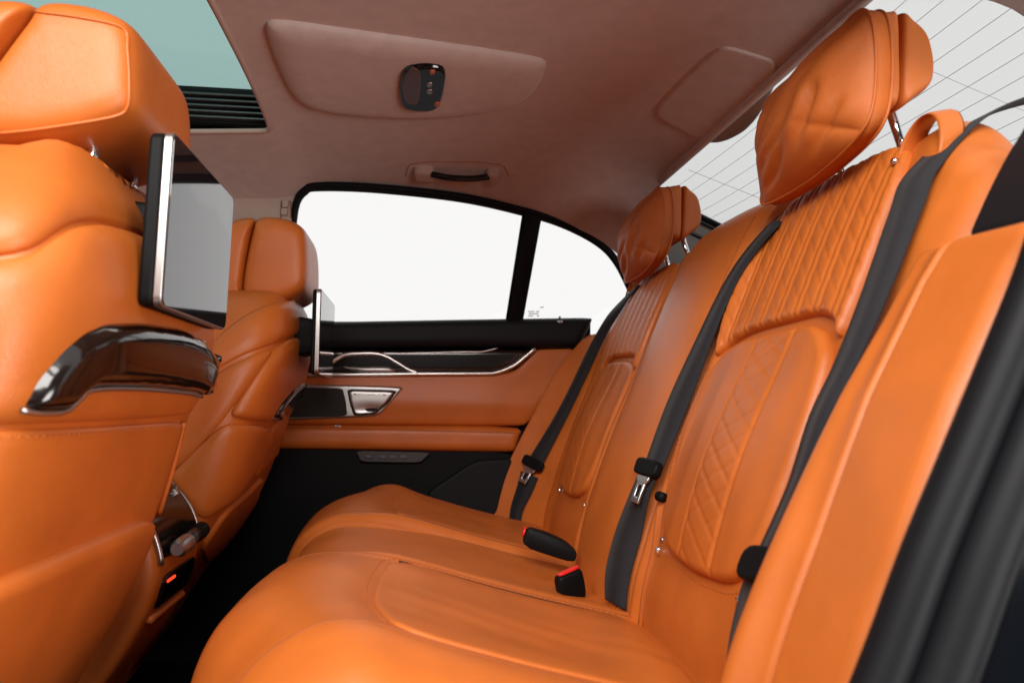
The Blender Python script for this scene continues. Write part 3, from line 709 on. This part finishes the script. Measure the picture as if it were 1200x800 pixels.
# ---- headrests of the bench
def hpx(pts, Y): return np.array([(p[0], p[2]) for p in (atY(a, b, Y) for a, b in pts)])
front_p = cr(hpx([(1006, 60), (1010, 28), (1025, 14), (1043, 10), (1052, 14), (1054, 60), (1054, 118), (1045, 126), (1025, 122), (1012, 105)], -.5), 6, True)
rear_p = cr(hpx([(1056, 14), (1068, 20), (1084, 36), (1092, 62), (1094, 86), (1090, 102), (1076, 113), (1057, 122), (1055, 70)], -.5), 6, True)
LEATHER3 = mat('orange_headrest_leather', (.54, .14, .024), .5, bump=.2, bscale=700, var=.05, kind='leather', bdist=.0012)
def pillow(y0, y1, label):
    ym = (y0+y1)/2; yh = (y1-y0)/2; n_ = 64; zc0 = 1.041; hz = .087
    g = np.sin(np.linspace(-1, 1, n_)*math.pi/2*.98)/math.sin(math.pi/2*.98); T_, Z_ = np.meshgrid(g, g, indexing='ij'); T_, Z_ = T_.ravel(), Z_.ravel()
    m_ = np.maximum(np.abs(T_), np.abs(Z_)); k_ = (np.abs(T_)**7+np.abs(Z_)**7)**(1/7)+1e-9; y = T_*m_/k_; z = Z_*m_/k_
    bul = np.clip(1-np.abs(T_)**2.2, 0, 1)**.75*np.clip(1-np.abs(Z_)**2.4, 0, 1)**.75
    f = np.zeros(len(y))
    for (ya_, za_, yb_, zb_, w_, dp) in [(-.55, .15, -.28, -.62, .055, .0085), (-.18, -.10, .60, -.60, .05, .0065), (-.05, -.48, .62, -.86, .045, .0060), (.25, .30, .85, -.25, .055, .0045), (-.80, -.30, -.35, -.85, .05, .0050), (.15, .75, .80, .40, .06, .0040), (-.70, .80, -.10, .55, .06, .0035)]:
        A_ = np.array([ya_, za_]); B_ = np.array([yb_, zb_]); D_ = B_-A_; Ln = np.hypot(*D_); D_ = D_/Ln; N_ = np.array([-D_[1], D_[0]])
        u_ = (y-ya_)*D_[0]+(z-za_)*D_[1]; v_ = (y-ya_)*N_[0]+(z-za_)*N_[1]+.05*np.sin(u_*5)
        env = sstep(-.12, .25, u_/Ln)*sstep(1.15, .6, u_/Ln)
        f += env*(-dp*np.exp(-(v_/w_)**2)+.55*dp*np.exp(-((v_-2.2*w_)/(1.6*w_))**2)+.35*dp*np.exp(-((v_+2.4*w_)/(1.8*w_))**2))
    f += .0012*np.sin(y*9+z*4+1.5*np.sin(z*3+y*2))
    xe = .566+.014*(1-z*z)*np.abs(y)**2+.05*hz*z+.004*np.cos(3*y)
    yy = ym+yh*y*(1-.03*(1-z*z)); zz = zc0+hz*z*(1-.04*(1-y*y))-.008*(1-y*y)*(z < 0)*(-z)-.011*y+.004
    Fr = np.stack([xe-.011-.052*bul-f*np.clip(bul*3, 0, 1), yy, zz], 1); Bk = np.stack([xe+.011+.016*bul, yy, zz], 1)
    V = np.vstack([Fr, Bk]); N2 = n_*n_; Fg = grid_faces(n_, n_); F = Fg+[tuple(N2+i for i in q_[::-1]) for q_ in Fg]
    rim = [i*n_ for i in range(n_)]+[(n_-1)*n_+j for j in range(1, n_)]+[i*n_+n_-1 for i in range(n_-2, -1, -1)]+[j for j in range(n_-2, 0, -1)]
    F += [(rim[i], rim[(i+1) % len(rim)], N2+rim[(i+1) % len(rim)], N2+rim[i]) for i in range(len(rim))]
    c = np.array([.545, ym, zc0])
    t = thing('headrest_pillow', (c[0], ym, c[2]), label, 'pillow', 'headrest pillows')
    o = obj('pillow_cover', V, F, LEATHER2, t)
    for P_ in (Fr[rim], Bk[rim]):
        Vt, Ft = tube(P_, .0021, 6, True); obj('piping', Vt, Ft, LEATHER2, o)
    return t
for yc in (-.385, .385):
    n_ = 'near' if yc < 0 else 'far'
    V, F = loft_y(front_p, yc-.122, yc+.122, 10, 30); hr = obj('headrest', V, F, LEATHER3, bench)
    V, F = loft_y(rear_p, yc-.122, yc+.122, 10, 30); obj('headrest_back', V, F, LEATHER3, hr)
    for dy in (-.068, .068):
        V, F = tube([(.665, yc+dy, .94), (.645, yc+dy, 1.0), (.625, yc+dy, 1.07)], .0062, 12); obj('headrest_post', V, F, CHROME, hr)
        V, F = tube([(.662, yc+dy, .968), (.659, yc+dy, .982)], [.014, .011], 14); obj('post_collar', V, F, DARKM, hr)
pillow(-.532, -.238, 'puffy orange pillow on the near rear headrest')
pillow(.238, .530, 'puffy orange pillow on the far rear headrest')
# leather belt loops on the shoulders
def loop(yc, sgn, px_pts=None):
    c = np.array([.600, yc, .928]); pth = []
    for a in np.linspace(-.15, math.pi+.35, 22):
        pth.append(c+np.array([.012*math.sin(a), -sgn*-.036*math.cos(a), .052*math.sin(a)]))
    pth = np.array(pth); L = pth+np.array([-.018, 0, -.004]); R_ = pth+np.array([.018, 0, .004])
    V, F = ribbon(L, R_, .004); o = obj('belt_loop', V, F, LEATHER, bench, sub=1); o['label'] = 'leather loop that guides the belt'
    V, F = tube([c+np.array([-.018, .030*sgn, .004]), c+np.array([-.024, .030*sgn, .004])], .004, 10); obj('snap', V, F, CHROME, o)
loop(-.565, 1); loop(.60, -1)
#PART4
# ================================================================== SEAT BELTS
def belt_strip(pts, width, wdirs, th=.0022, n=10):
    P = cr(pts, n); k = np.linspace(0, len(wdirs)-1, len(P)); W = np.array(wdirs, float)
    D = np.stack([np.interp(k, range(len(W)), W[:, j]) for j in range(3)], 1); T = np.gradient(P, axis=0); T /= np.linalg.norm(T, axis=1)[:, None]
    D = D-(D*T).sum(1)[:, None]*T; D /= np.linalg.norm(D, axis=1)[:, None]
    return ribbon(P-D*width/2, P+D*width/2, th)
def tongue(par, c, down, lat, nrm, s=1.0):
    """slider body and slotted metal tongue; c centre, down/lat/nrm unit axes"""
    down, lat, nrm = [np.array(v)/np.linalg.norm(v) for v in (down, lat, nrm)]
    def pt(a, b, h): return c+lat*a*s+down*b*s+nrm*h*s
    out = chaikin([(-.034, -.010), (-.030, -.016), (.030, -.016), (.035, -.008), (.033, .010), (.026, .014), (-.026, .014), (-.035, .008)], 1)
    V, F = prism([pt(a, b, -.004) for a, b in out], nrm*.016*s); sl = obj('slider', V, F, BLACKP, par, bevel=.004, autosmooth=40)
    o = [(-.016, .010), (.016, .010), (.017, .022), (.0125, .028), (.0125, .060), (-.0125, .060), (-.0125, .028), (-.017, .022)]; i = [(-.006, .030), (.006, .030), (.006, .050), (-.006, .050)]
    V = []; F = []
    o8 = [(-.0125, .026), (.0125, .026), (.0125, .060), (-.0125, .060)]
    ring = [o8, i]
    for h in (.003, .0075):
        for rg in ring: V += [pt(a, b, h) for a, b in rg]
    for k in range(4):
        j = (k+1) % 4; F += [(k, j, 4+j, 4+k), (8+k, 12+k, 12+j, 8+j), (k, 8+k, 8+j, j), (4+k, 4+j, 12+j, 12+k)]
    nb = len(V); o9 = [(-.018, .008), (.018, .008), (.018, .020), (.0125, .0262), (-.0125, .0262), (-.018, .020)]
    for h in (.003, .0075): V += [pt(a, b, h) for a, b in o9]
    F += [tuple(nb+k for k in range(6))[::-1], tuple(nb+6+k for k in range(6))]+[(nb+k, nb+(k+1) % 6, nb+6+(k+1) % 6, nb+6+k) for k in range(6)]
    obj('tongue', V, F, CHROME2, par, bevel=.0012, autosmooth=40)
    return sl
CHROME2 = mat('brushed_steel', (.74, .76, .75), .28, 1.0)
LAT = np.array([0, 1., 0])
BB = bvh_of(*[o for o in bench.children if o.name.split('.')[0] in ('backrest', 'centre_backrest', 'quilted_panel', 'centre_insert', 'side_bolster')])
def draped(Lpx, Rpx, off, n=44, it=60, yf=.60):
    out = []
    for e in (Lpx, Rpx):
        q = resample(cr(e, 8), 1.0, False); q = q[np.linspace(0, len(q)-1, n).astype(int)]; P = []
        for a_, b_ in q:
            h = cast(BB, a_, b_); P.append(h[0]+h[1]*off if h is not None else atY(a_, b_, yf))
        P = np.array(P)
        for _ in range(it): P[1:-1] = .25*P[:-2]+.5*P[1:-1]+.25*P[2:]
        out.append(P)
    L, R = out
    W = R-L; l = np.linalg.norm(W, axis=1)[:, None]; m = (L+R)/2; W /= l; l = np.clip(l, .030, .056)
    for _ in range(6): l[1:-1] = .25*l[:-2]+.5*l[1:-1]+.25*l[2:]
    return m-W*l/2, m+W*l/2
def belt_from(L, R): return ribbon(L, R, .0022)
def frame_at(L, R, i=-1):
    c = (L[i]+R[i])/2; d = (L[i]+R[i])/2-(L[i-6]+R[i-6])/2; w_ = R[i]-L[i]; return c, d/np.linalg.norm(d), w_/np.linalg.norm(w_)
def facing(n, c): return n if np.dot(n, CAM-c) > 0 else -n
# centre belt
L, R = draped([(915, 252), (881, 282), (855, 316), (840, 350), (821, 387), (795, 447), (772, 500), (752, 548)], [(926, 258), (902, 279), (883, 299), (864, 335), (848, 387), (829, 434), (803, 494), (785, 558)], .006)
cbelt = thing('seat_belt', tuple(L[0]), 'dark seat belt with silver tongue down the middle of the bench', 'seat belt', 'seat belts of the bench')
hd = np.array([[.74, -.25, .95], [.70, -.24, .985], [.66, -.225, .992]]); w0 = (R[0]-L[0])
Lc = np.vstack([hd+np.array([0, .024, 0]), L[2:]]); Rc = np.vstack([hd-np.array([0, .024, 0]), R[2:]])
V, F = belt_from(Lc, Rc); obj('webbing', V, F, BELT, cbelt)
c, d, w_ = frame_at(L, R)
L2, R2 = draped([(745, 560), (735, 590), (722, 640), (714, 680), (716, 702)], [(782, 566), (768, 595), (752, 640), (739, 680), (736, 714)], .010)
V, F = belt_from(L2, R2); obj('lower_webbing', V, F, BELT, cbelt)
tongue(cbelt, c+facing(np.cross(w_, d), c)*.006, d, w_ if np.dot(np.cross(w_, d), CAM-c) > 0 else -w_, facing(np.cross(w_, d), c), .98)
q = cast(BB, 778, 583); V, F = tube([q[0], q[0]+q[1]*.014], .008, 12); obj('stop_button', V, F, BLACKP, cbelt)
# far belt
L, R = draped([(745, 333), (734, 344), (714, 362), (694, 402), (661, 475), (620, 540)], [(760, 331), (748, 340), (726, 366), (700, 420), (673, 477), (636, 549)], .008)
fbelt = thing('seat_belt', tuple(L[0]), 'seat belt with silver tongue hanging by the far door', 'seat belt', 'seat belts of the bench')
hd = np.array([[.74, .56, .97], [.69, .57, .985]])
V, F = belt_from(np.vstack([hd+np.array([0, .022, 0]), L[1:]]), np.vstack([hd-np.array([0, .022, 0]), R[1:]])); obj('webbing', V, F, BELT, fbelt)
c, d, w_ = frame_at(L, R)
L2, R2 = draped([(612, 552), (606, 575), (600, 592), (598, 610)], [(632, 560), (624, 580), (614, 597), (611, 615)], .006)
V, F = belt_from(L2, R2); obj('lower_webbing', V, F, BELT, fbelt)
tongue(fbelt, c+facing(np.cross(w_, d), c)*.006, d, w_ if np.dot(np.cross(w_, d), CAM-c) > 0 else -w_, facing(np.cross(w_, d), c), .98)
# near belt
nbelt = thing('seat_belt', (.6, -.58, .95), 'seat belt running through the leather loop beside the open door', 'seat belt', 'seat belts of the bench')
cpx = [(1084, 198, -.605), (1062, 248, -.618), (1026, 345, -.628), (992, 426, -.630), (960, 490, -.630), (931, 573, -.630), (890, 664, -.626)]
cp = [np.array([1.0, -.56, 1.06]), np.array([.80, -.57, 1.02]), np.array([.665, -.578, .975])]+[atY(*q) for q in cpx]
V, F = belt_strip(cp, .043, [(0, -1, 0)]*3+[(.30, -.95, 0), (.25, -.97, 0), (.10, -1, 0), (-.02, -1, 0), (-.12, -1, 0), (-.24, -1, 0), (-.24, -1, 0)]); obj('webbing', V, F, BELT, nbelt)
nB = cp[-1]; d = cp[-1]-cp[-2]; d /= np.linalg.norm(d); w_ = np.array([.2, -.97, 0]); w_ /= np.linalg.norm(w_)
lowp = [nB, atY(880, 706, -.618), atY(871, 755, -.612), atY(864, 808, -.606), atY(862, 850, -.600)]
V, F = belt_strip(lowp, .046, [(-.14, -1, 0), (.0, -1, 0), (.1, -1, 0), (.1, -1, 0), (.1, -1, 0)]); obj('lower_webbing', V, F, BELT, nbelt)
nn = facing(np.cross(w_, d), nB)
out = chaikin([(-.022, -.018), (.020, -.022), (.022, .014), (-.018, .020)], 2)
V, F = prism([nB+w_*a_+d*b_-nn*.002 for a_, b_ in out], nn*.014); obj('slider', V, F, BLACKP, nbelt, bevel=.004, autosmooth=40)
# buckles
def buckle(c, fwd, up, label, L, wd, hh, slant):
    fwd, up = np.array(fwd)/np.linalg.norm(fwd), np.array(up)/np.linalg.norm(up); lt = np.cross(up, fwd); lt /= np.linalg.norm(lt); up = np.cross(fwd, lt)
    t = thing('belt_buckle', tuple(c), label, 'buckle', 'buckles of the bench')
    prof = chaikin([(0, -hh), (0, hh*.9), (L*.35, hh), (L*.75, hh*.75), (L, hh*.1), (L, -hh)], 2, .18)
    rows = []
    for k, (y, s) in enumerate([(-wd, .86), (-wd*.9, .97), (-wd*.6, 1), (wd*.6, 1), (wd*.9, .97), (wd, .86)]):
        rows.append([c+lt*y-fwd*(a-L*.5)*s+up*b*s for a, b in prof])
    R_ = np.array(rows); n = R_.shape[1]; V = R_.reshape(-1, 3); F = grid_faces(6, n, False, True)+[tuple(range(n))[::-1], tuple(5*n+k for k in range(n))]
    obj('buckle_body', V, F, BLACKP, t, autosmooth=45)
    f0 = c+fwd*(L*.5+.0005)
    A = [f0+lt*a*wd*.9+up*b for a, b in chaikin([(-1, hh*-.1), (1, hh*-.1), (1, hh*.86), (-1, hh*.86)], 2)]; V, F = prism(A, fwd*.004); obj('release_button', V, F, RED, t, bevel=.001, autosmooth=40)
    return t
buckle(atP(645, 637, (0, .12, .33), (.2, 1, .4)), (-.93, .14, .30), (.25, 0, .97), 'black buckle lying flat with red end, farther of the two', .105, .019, .019, 0)
buckle(atY(669, 689, -.115), (-.22, -.10, .96), (.30, -.93, .18), 'short upright buckle with red top, nearer of the two', .058, .023, .011, 0)
# ================================================================== FRONT SEATS
def ring_body(tab, yc, n_exp=4.6, nr=120, nz=110):
    T = cr(tab, 8); u = np.linspace(0, len(T)-1, nz); T = np.stack([np.interp(u, range(len(T)), T[:, k]) for k in range(4)], 1)
    a = np.linspace(0, 2*math.pi, nr, endpoint=False); cs, sn = np.cos(a), np.sin(a); e = 2/n_exp
    V = []
    for z, xr, th, w_ in T:
        V.append(np.stack([xr-th/2+th/2*np.sign(cs)*np.abs(cs)**e, yc+w_*np.sign(sn)*np.abs(sn)**e, np.full(nr, z)], 1))
    V = np.vstack(V); F = grid_faces(nz, nr, False, True)+[tuple(range(nr))[::-1], tuple((nz-1)*nr+k for k in range(nr))]
    return V, F
def lean(V, z0, k): V = V.copy(); return V
TABN = [(0, -0.648, 0.16, 0.23), (0.1, -0.588, 0.16, 0.24), (0.18, -0.528, 0.15, 0.248), (0.3, -0.448, 0.15, 0.256), (0.4, -0.4, 0.15, 0.262), (0.5, -0.363, 0.155, 0.268), (0.61, -0.333, 0.17, 0.274), (0.71, -0.313, 0.19, 0.274), (0.79, -0.313, 0.19, 0.256), (0.84, -0.328, 0.17, 0.222), (0.88, -0.35, 0.14, 0.185), (0.908, -0.368, 0.1, 0.14), (0.918, -0.393, 0.04, 0.07)]
TABF = [(0, -0.644, 0.16, 0.22), (0.1, -0.574, 0.16, 0.235), (0.227, -0.499, 0.17, 0.245), (0.35, -0.41, 0.18, 0.252), (0.45, -0.356, 0.2, 0.258), (0.57, -0.319, 0.21, 0.266), (0.65, -0.296, 0.215, 0.266), (0.72, -0.276, 0.21, 0.258), (0.79, -0.266, 0.195, 0.235), (0.84, -0.268, 0.17, 0.2), (0.87, -0.284, 0.12, 0.15), (0.88, -0.319, 0.04, 0.07)]
HEADP = [(-.316, .962), (-.312, 1.0), (-.318, 1.045), (-.335, 1.064), (-.375, 1.074), (-.42, 1.072), (-.432, 1.05), (-.446, .99), (-.45, .945), (-.438, .927), (-.40, .929), (-.345, .942)]
HEADF = [(-.428, 1.072), (-.47, 1.068), (-.51, 1.04), (-.525, .99), (-.515, .945), (-.485, .918), (-.446, .918), (-.448, .945), (-.444, .99), (-.434, 1.045)]
HEADPN = [(-.316, .962), (-.312, 1.0), (-.318, 1.045), (-.335, 1.064), (-.375, 1.074), (-.415, 1.072), (-.43, 1.05), (-.462, 1.0), (-.49, .95), (-.485, .925), (-.43, .922), (-.36, .938)]
HEADFN = [(-.427, 1.072), (-.47, 1.072), (-.52, 1.045), (-.548, .99), (-.545, .94), (-.52, .912), (-.498, .915), (-.496, .95), (-.468, 1.002), (-.44, 1.045)]
def front_seat(name_label, tab, yc, hshift, hscale):
    t = thing('front_seat', (tab[0][1], yc, 0), name_label, 'seat', 'front seats')
    V, F = ring_body(tab, yc); body = obj('backrest', V, F, LEATHER, t)
    B = px_map(bvh_of(body))
    piv = np.array([-.316, .927]); hp = (np.array(HEADPN if yc < 0 else HEADP)-piv)*hscale+piv+np.array(hshift); hf = (np.array(HEADFN if yc < 0 else HEADF)-piv)*hscale+piv+np.array(hshift)
    V, F = loft_y(cr(hp, 5, True), yc-.120, yc+.120, 7, 44); 
    hr = obj('headrest', V, F, LEATHER, t)
    V, F = loft_y(cr(hf, 5, True), yc-.122, yc+.122, 6, 44); obj('headrest_front', V, F, LEATHER, hr)
    for dy in (-.06, .06):
        p0 = np.array([-.375+hshift[0], yc+dy, .88+hshift[1]]); V, F = tube([p0, p0+(0, 0, .09)], .0065, 12); obj('headrest_post', V, F, CHROME, hr)
    V, F = loft_y(cr([(-.62, .14), (-.60, .30), (-.66, .38), (-.9, .40), (-1.05, .42), (-1.12, .38), (-1.10, .26), (-.9, .14)], 5, True), yc-.25, yc+.25, 8, 24); obj('seat_cushion', V, F, LEATHER, t)
    V, F = loft_y([(-.70, .0), (-.70, .16), (-1.05, .16), (-1.05, .0)], yc-.20, yc+.20, 30, 10); obj('seat_rail_cover', V, F, BLACKP, t, autosmooth=40)
    return t, body, B, hr
seatN, bodyN, BN, hrN = front_seat('large near front seat filling the photo edge, with headrest and map pocket', TABN, -.385, (.0, .0), np.array([1.0, 1.10]))
seatF, bodyF, BF, hrF = front_seat('far front seat standing before the far window', TABF, .385, (.079, -.082), np.array([1.0, 1.35]))
# near seat: headrest side panel, yoke, shell, trim, pocket
HBN = px_map(bvh_of(hrN))
tube_on('seam', cr([(42, 10), (100, 18), (148, 30), (153, 60), (155, 100), (153, 128), (140, 139), (100, 147), (40, 156), (0, 160)], 6), HBN, .0015, SEAM, hrN, .0003, step=3)
tube_on('piping', cr([(42, 14), (100, 22), (144, 34), (149, 60), (151, 100), (149, 125), (138, 135), (100, 143), (40, 152), (0, 156)], 6), HBN, .0020, PIPE, hrN, .0006, step=3)
panel('shoulder_panel', chaikin([(-70, 205), (0, 182), (45, 170), (95, 170), (135, 182), (165, 203), (176, 235), (172, 280), (150, 270), (112, 258), (78, 262), (30, 298), (-70, 305)], 2, .2), BN, .012, .03, 5, LEATHER, seatN)
panel('shell_panel', chaikin([(-70, 312), (30, 303), (60, 280), (84, 266), (112, 263), (150, 273), (185, 292), (225, 330), (243, 380), (241, 420), (225, 470), (215, 487), (100, 494), (-70, 500)], 2, .2), BN, .014, .03, 6, LEATHER, seatN)
panel('lower_shell', chaikin([(-70, 506), (100, 499), (213, 492), (205, 520), (190, 570), (165, 640), (120, 730), (70, 810), (-70, 810)], 2, .12), BN, .007, .015, 6, LEATHER, seatN)
stitches('stitching', cr([(-60, 512), (100, 505), (208, 497)], 8), BN, seatN, off=.0085, step=4)
pk = panel('map_pocket', chaikin([(-70, 695), (0, 668), (80, 636), (150, 608), (163, 604), (170, 610), (160, 640), (128, 705), (70, 800), (0, 860), (-70, 860)], 2, .12), BN, .022, .014, 6, LEATHER, seatN)
tube_on('piping', cr([(212, 494), (204, 530), (188, 585), (168, 645), (130, 720), (85, 790), (60, 830)], 6), BN, .004, PIPE, seatN, .004, step=5)
def trim_piece(par, B, pts, edge, th, r, step, er):
    o = panel('grab_trim', chaikin(pts, 2, .15), B, th, r, step, WOOD, par)
    Bt = px_map(bvh_of(o)); 
    if edge is not None: tube_on('trim_edge', cr(edge, 6), B, er, SATIN, o, th*.55, step=step)
    return o
BN2 = px_map(bvh_of(bodyN))
trim_piece(seatN, BN2, [(13, 474), (30, 440), (58, 406), (82, 386), (108, 375), (150, 374), (195, 381), (225, 395), (242, 420), (238, 448), (226, 462), (215, 458), (160, 452), (90, 452), (76, 462), (62, 478), (30, 480)], [(14, 477), (35, 480), (60, 477), (76, 463), (90, 453), (140, 452), (200, 457), (224, 462)], .028, .020, 4, .003)
# far seat
HBF = px_map(bvh_of(hrF))
tube_on('seam', cr([(300, 258), (325, 264), (347, 274), (353, 300), (354, 325), (352, 336), (340, 341), (300, 346), (290, 346)], 6), HBF, .0013, SEAM, hrF, .0004, step=2)
BF0 = px_map(bvh_of(bodyF))
panel('shoulder_panel', chaikin([(228, 425), (262, 388), (290, 368), (325, 353), (350, 352), (363, 360), (366, 380), (361, 392), (340, 392), (320, 402), (280, 418), (228, 448)], 2, .2), BF0, .010, .022, 3, LEATHER, seatF)
tube_on('seam', cr([(228, 417), (262, 394), (300, 378), (335, 364), (356, 356)], 6), px_map(bvh_of(bpy.data.objects[seatF.children[-1].name])), .0013, SEAM, seatF, .0, step=3)
panel('side_panel', chaikin([(205, 475), (240, 447), (280, 422), (322, 405), (300, 440), (272, 478), (262, 492), (215, 545), (190, 555)], 2, .2), BF0, .010, .022, 3, LEATHER, seatF)
panel('shell_panel', chaikin([(266, 487), (290, 452), (318, 410), (336, 396), (352, 394), (362, 398), (366, 420), (360, 446), (340, 462), (314, 494), (290, 492)], 2, .2), BF0, .015, .02, 3, LEATHER, seatF)
panel('lower_side', chaikin([(262, 495), (312, 498), (318, 512), (300, 550), (270, 590), (235, 610), (196, 560), (225, 530)], 2, .15), BF0, .010, .02, 3, LEATHER, seatF)
panel('lower_shell', chaikin([(318, 500), (345, 470), (352, 480), (335, 520), (312, 545), (298, 560), (305, 535)], 2, .15), BF0, .006, .012, 3, LEATHER, seatF)
panel('map_pocket', chaikin([(262, 598), (285, 580), (308, 556), (300, 585), (276, 622), (252, 650), (240, 658), (234, 640)], 2, .15), BF0, .008, .010, 3, LEATHER, seatF)
trim_piece(seatF, BF0, [(312, 486), (322, 470), (338, 452), (352, 445), (363, 443), (366, 450), (352, 458), (340, 466), (330, 482), (322, 491)], [(313, 488), (322, 491), (331, 482), (341, 466), (354, 457)], .022, .012, 2, .0022)
# ================================================================== MONITORS
def monitor(x, yc, z0, z1, tilt, label, near):
    t = thing('seat_monitor', (x, yc, (z0+z1)/2), label, 'screen', 'seat monitors')
    w2 = .134; h2 = (z1-z0)/2; zc = (z0+z1)/2
    def rr(w_, h_, r, n=5):
        o = []
        for sx, sz_, a0 in ((1, 1, 0), (-1, 1, 90), (-1, -1, 180), (1, -1, 270)):
            for k in range(n+1):
                a = math.radians(a0+90*k/n); o.append((sx*(w_-r)+r*math.cos(a), sz_*(h_-r)+r*math.sin(a)))
        return o
    def place(o, xx): return [np.array([x+xx+(b)*tilt, yc+a, zc+b]) for a, b in o]
    hk = .016 if near else .008
    V, F = prism(place(rr(w2, h2, .012), -.009-hk), (hk, 0, 0)); obj('housing', V, F, BLACKP, t, bevel=.004, autosmooth=40)
    V, F = prism(place(rr(w2+.0005, h2+.0005, .012), -.009), (.009, 0, 0)); obj('metal_band', V, F, SATIN, t, bevel=.0012, autosmooth=40)
    V, F = prism(place(rr(w2-.002, h2-.002, .011), .0), (.0012, 0, 0)); obj('screen_glass', V, F, SCREEN, t, smooth=False)
    V, F = loft_y([(x-.085, zc-.05), (x-.085, zc+.045), (x-.012, zc+.035), (x-.012, zc-.04)], yc-.045, yc+.045, 12, 14); obj('bracket', V, F, BLACKP, t, autosmooth=40)
    return t
monitor(-.268, -.378, .742, .936, .03, 'large blank screen on the back of the near front seat', True)
monitor(-.200, .378, .697, .880, .01, 'slim blank screen behind the far front seat seen edge on', False)
# ================================================================== CENTRE CONSOLE
cons = thing('centre_console', (-.45, 0, 0), 'console end between the front seats with vents and red display', 'console')
CZ = .042
prof = [(-.60, .50), (-.50, .485), (-.455, .455), (-.415, .41), (-.395, .362), (-.392, .32), (-.405, .27), (-.44, .20), (-.50, .12), (-.56, .0), (-.75, 0), (-.75, .5)]
prof = [(a_, b_+CZ if b_ > 0 else 0) for a_, b_ in prof]
V, F = loft_y(chaikin(prof, 2, .2), -.118, .118, 14, 26); cbod = obj('console_body', V, F, LEATHER, cons, autosmooth=60)
pc = cr([(-.50, .485), (-.455, .455), (-.415, .41), (-.395, .362), (-.392, .32), (-.405, .27), (-.44, .20)], 10)+np.array([0, CZ]); pcl = np.r_[0, np.cumsum(np.linalg.norm(np.diff(pc, axis=0), axis=1))]
def con_map(q):
    y, s = q[:, 0], q[:, 1]; x = np.interp(s, pcl, pc[:, 0]); z = np.interp(s, pcl, pc[:, 1]); e = .006
    tx = np.interp(s+e, pcl, pc[:, 0])-np.interp(s-e, pcl, pc[:, 0]); tz = np.interp(s+e, pcl, pc[:, 1])-np.interp(s-e, pcl, pc[:, 1]); l = np.hypot(tx, tz)
    return np.stack([x-.006, y, z-.002], 1), np.stack([-tz/l, 0*y, tx/l], 1)
rc = lambda y0, y1, s0, s1: chaikin([(y0, s0), (y1, s0), (y1, s1), (y0, s1)], 2, .1)
panel('vent_panel', rc(-.104, .104, .006, .182), con_map, .010, .006, .008, GLOSSB, cons)
for y in (-.104, .104):
    tube_on('vent_frame', [(y, s) for s in np.linspace(.004, .186, 14)], con_map, .0042, SATIN, cons, .008, step=.01)
for s_ in (.035, .075, .085):
    panel('vent_bar', rc(-.098, .098, s_, s_+.007), off_map(con_map, .009), .004, .003, .003, DARKM if s_ != .075 else mat('brown_slat', (.12, .05, .035), .35), cons)
for y, s_ in ((-.07, .045), (.05, .045), (-.03, .088), (.07, .09)):
    panel('vent_tab', rc(y-.008, y+.008, s_-.005, s_+.008), off_map(con_map, .010), .008, .004, .003, SATIN, cons)
V, F = box_vf((0, 0, 0), (1, 1, 1))
kx, kz = -.373, .368+CZ
V, F = tube([(kx, -.085, kz-.006), (kx, -.075, kz-.006), (kx, -.035, kz-.004), (kx, -.033, kz-.004)], [.010, .0145, .0145, .011], 24); obj('roller', V, F, SATIN, cons, autosmooth=40)
V, F = tube([(kx, -.033, kz-.004), (kx, .015, kz)], .0125, 20); obj('roller', V, F, DARKM, cons)
V, F = tube([(kx, .015, kz), (kx, .02, kz), (kx, .05, kz+.002), (kx, .055, kz+.002)], [.011, .0145, .0145, .010], 24); obj('roller', V, F, BLACKP, cons, autosmooth=40)
panel('lower_recess', rc(-.085, .085, .205, .262), con_map, .008, .004, .007, GLOSSB, cons)
panel('red_display', rc(-.07, -.03, .214, .220), off_map(con_map, .008), .002, .002, .004, LEDM, cons)
panel('lower_lid', rc(-.085, .085, .268, .283), con_map, .012, .006, .006, LEATHER, cons)
# ================================================================== NEAR DOOR OPENING
sillt = thing('door_seal', (.4, -.84, .3), 'black rubber door seal along the near opening', 'seal')
e0 = [(1215, 255), (1190, 330), (1150, 430), (1105, 540), (1060, 650), (1020, 760), (985, 850), (950, 940)]
pth = np.array([atY(a+26, b, -.86) for a, b in e0])
V, F = tube(cr(pth, 6), .017, 16); obj('seal_tube', V, F, RUBBER, sillt)
pth2 = pth+np.array([.034, -.012, .0]); V, F = tube(cr(pth2, 6), .020, 16); obj('seal_lip', V, F, RUBBER, sillt)
bod = thing('door_frame', (.5, -.87, .3), 'dark glossy painted door frame in the photo corner', 'car body')
out = []
P1 = cr(pth+np.array([.055, -.010, 0]), 6)
rows = np.stack([P1, P1+np.array([.02, -.02, 0]), P1+np.array([.05, -.025, 0]), P1+np.array([.056, -.03, .0]), P1+np.array([.075, -.03, 0]), P1+np.array([.12, -.05, 0]), P1+np.array([.24, -.06, 0]), P1+np.array([.7, -.08, 0])], 1)
V = np.vstack([rows.reshape(-1, 3), rows.reshape(-1, 3)+np.array([.02, .03, 0])]); FF = grid_faces(rows.shape[0], rows.shape[1]); n0 = rows.shape[0]*rows.shape[1]
obj('frame_flange', V, FF+[tuple(n0+i for i in f[::-1]) for f in FF], PAINT, bod, autosmooth=40)
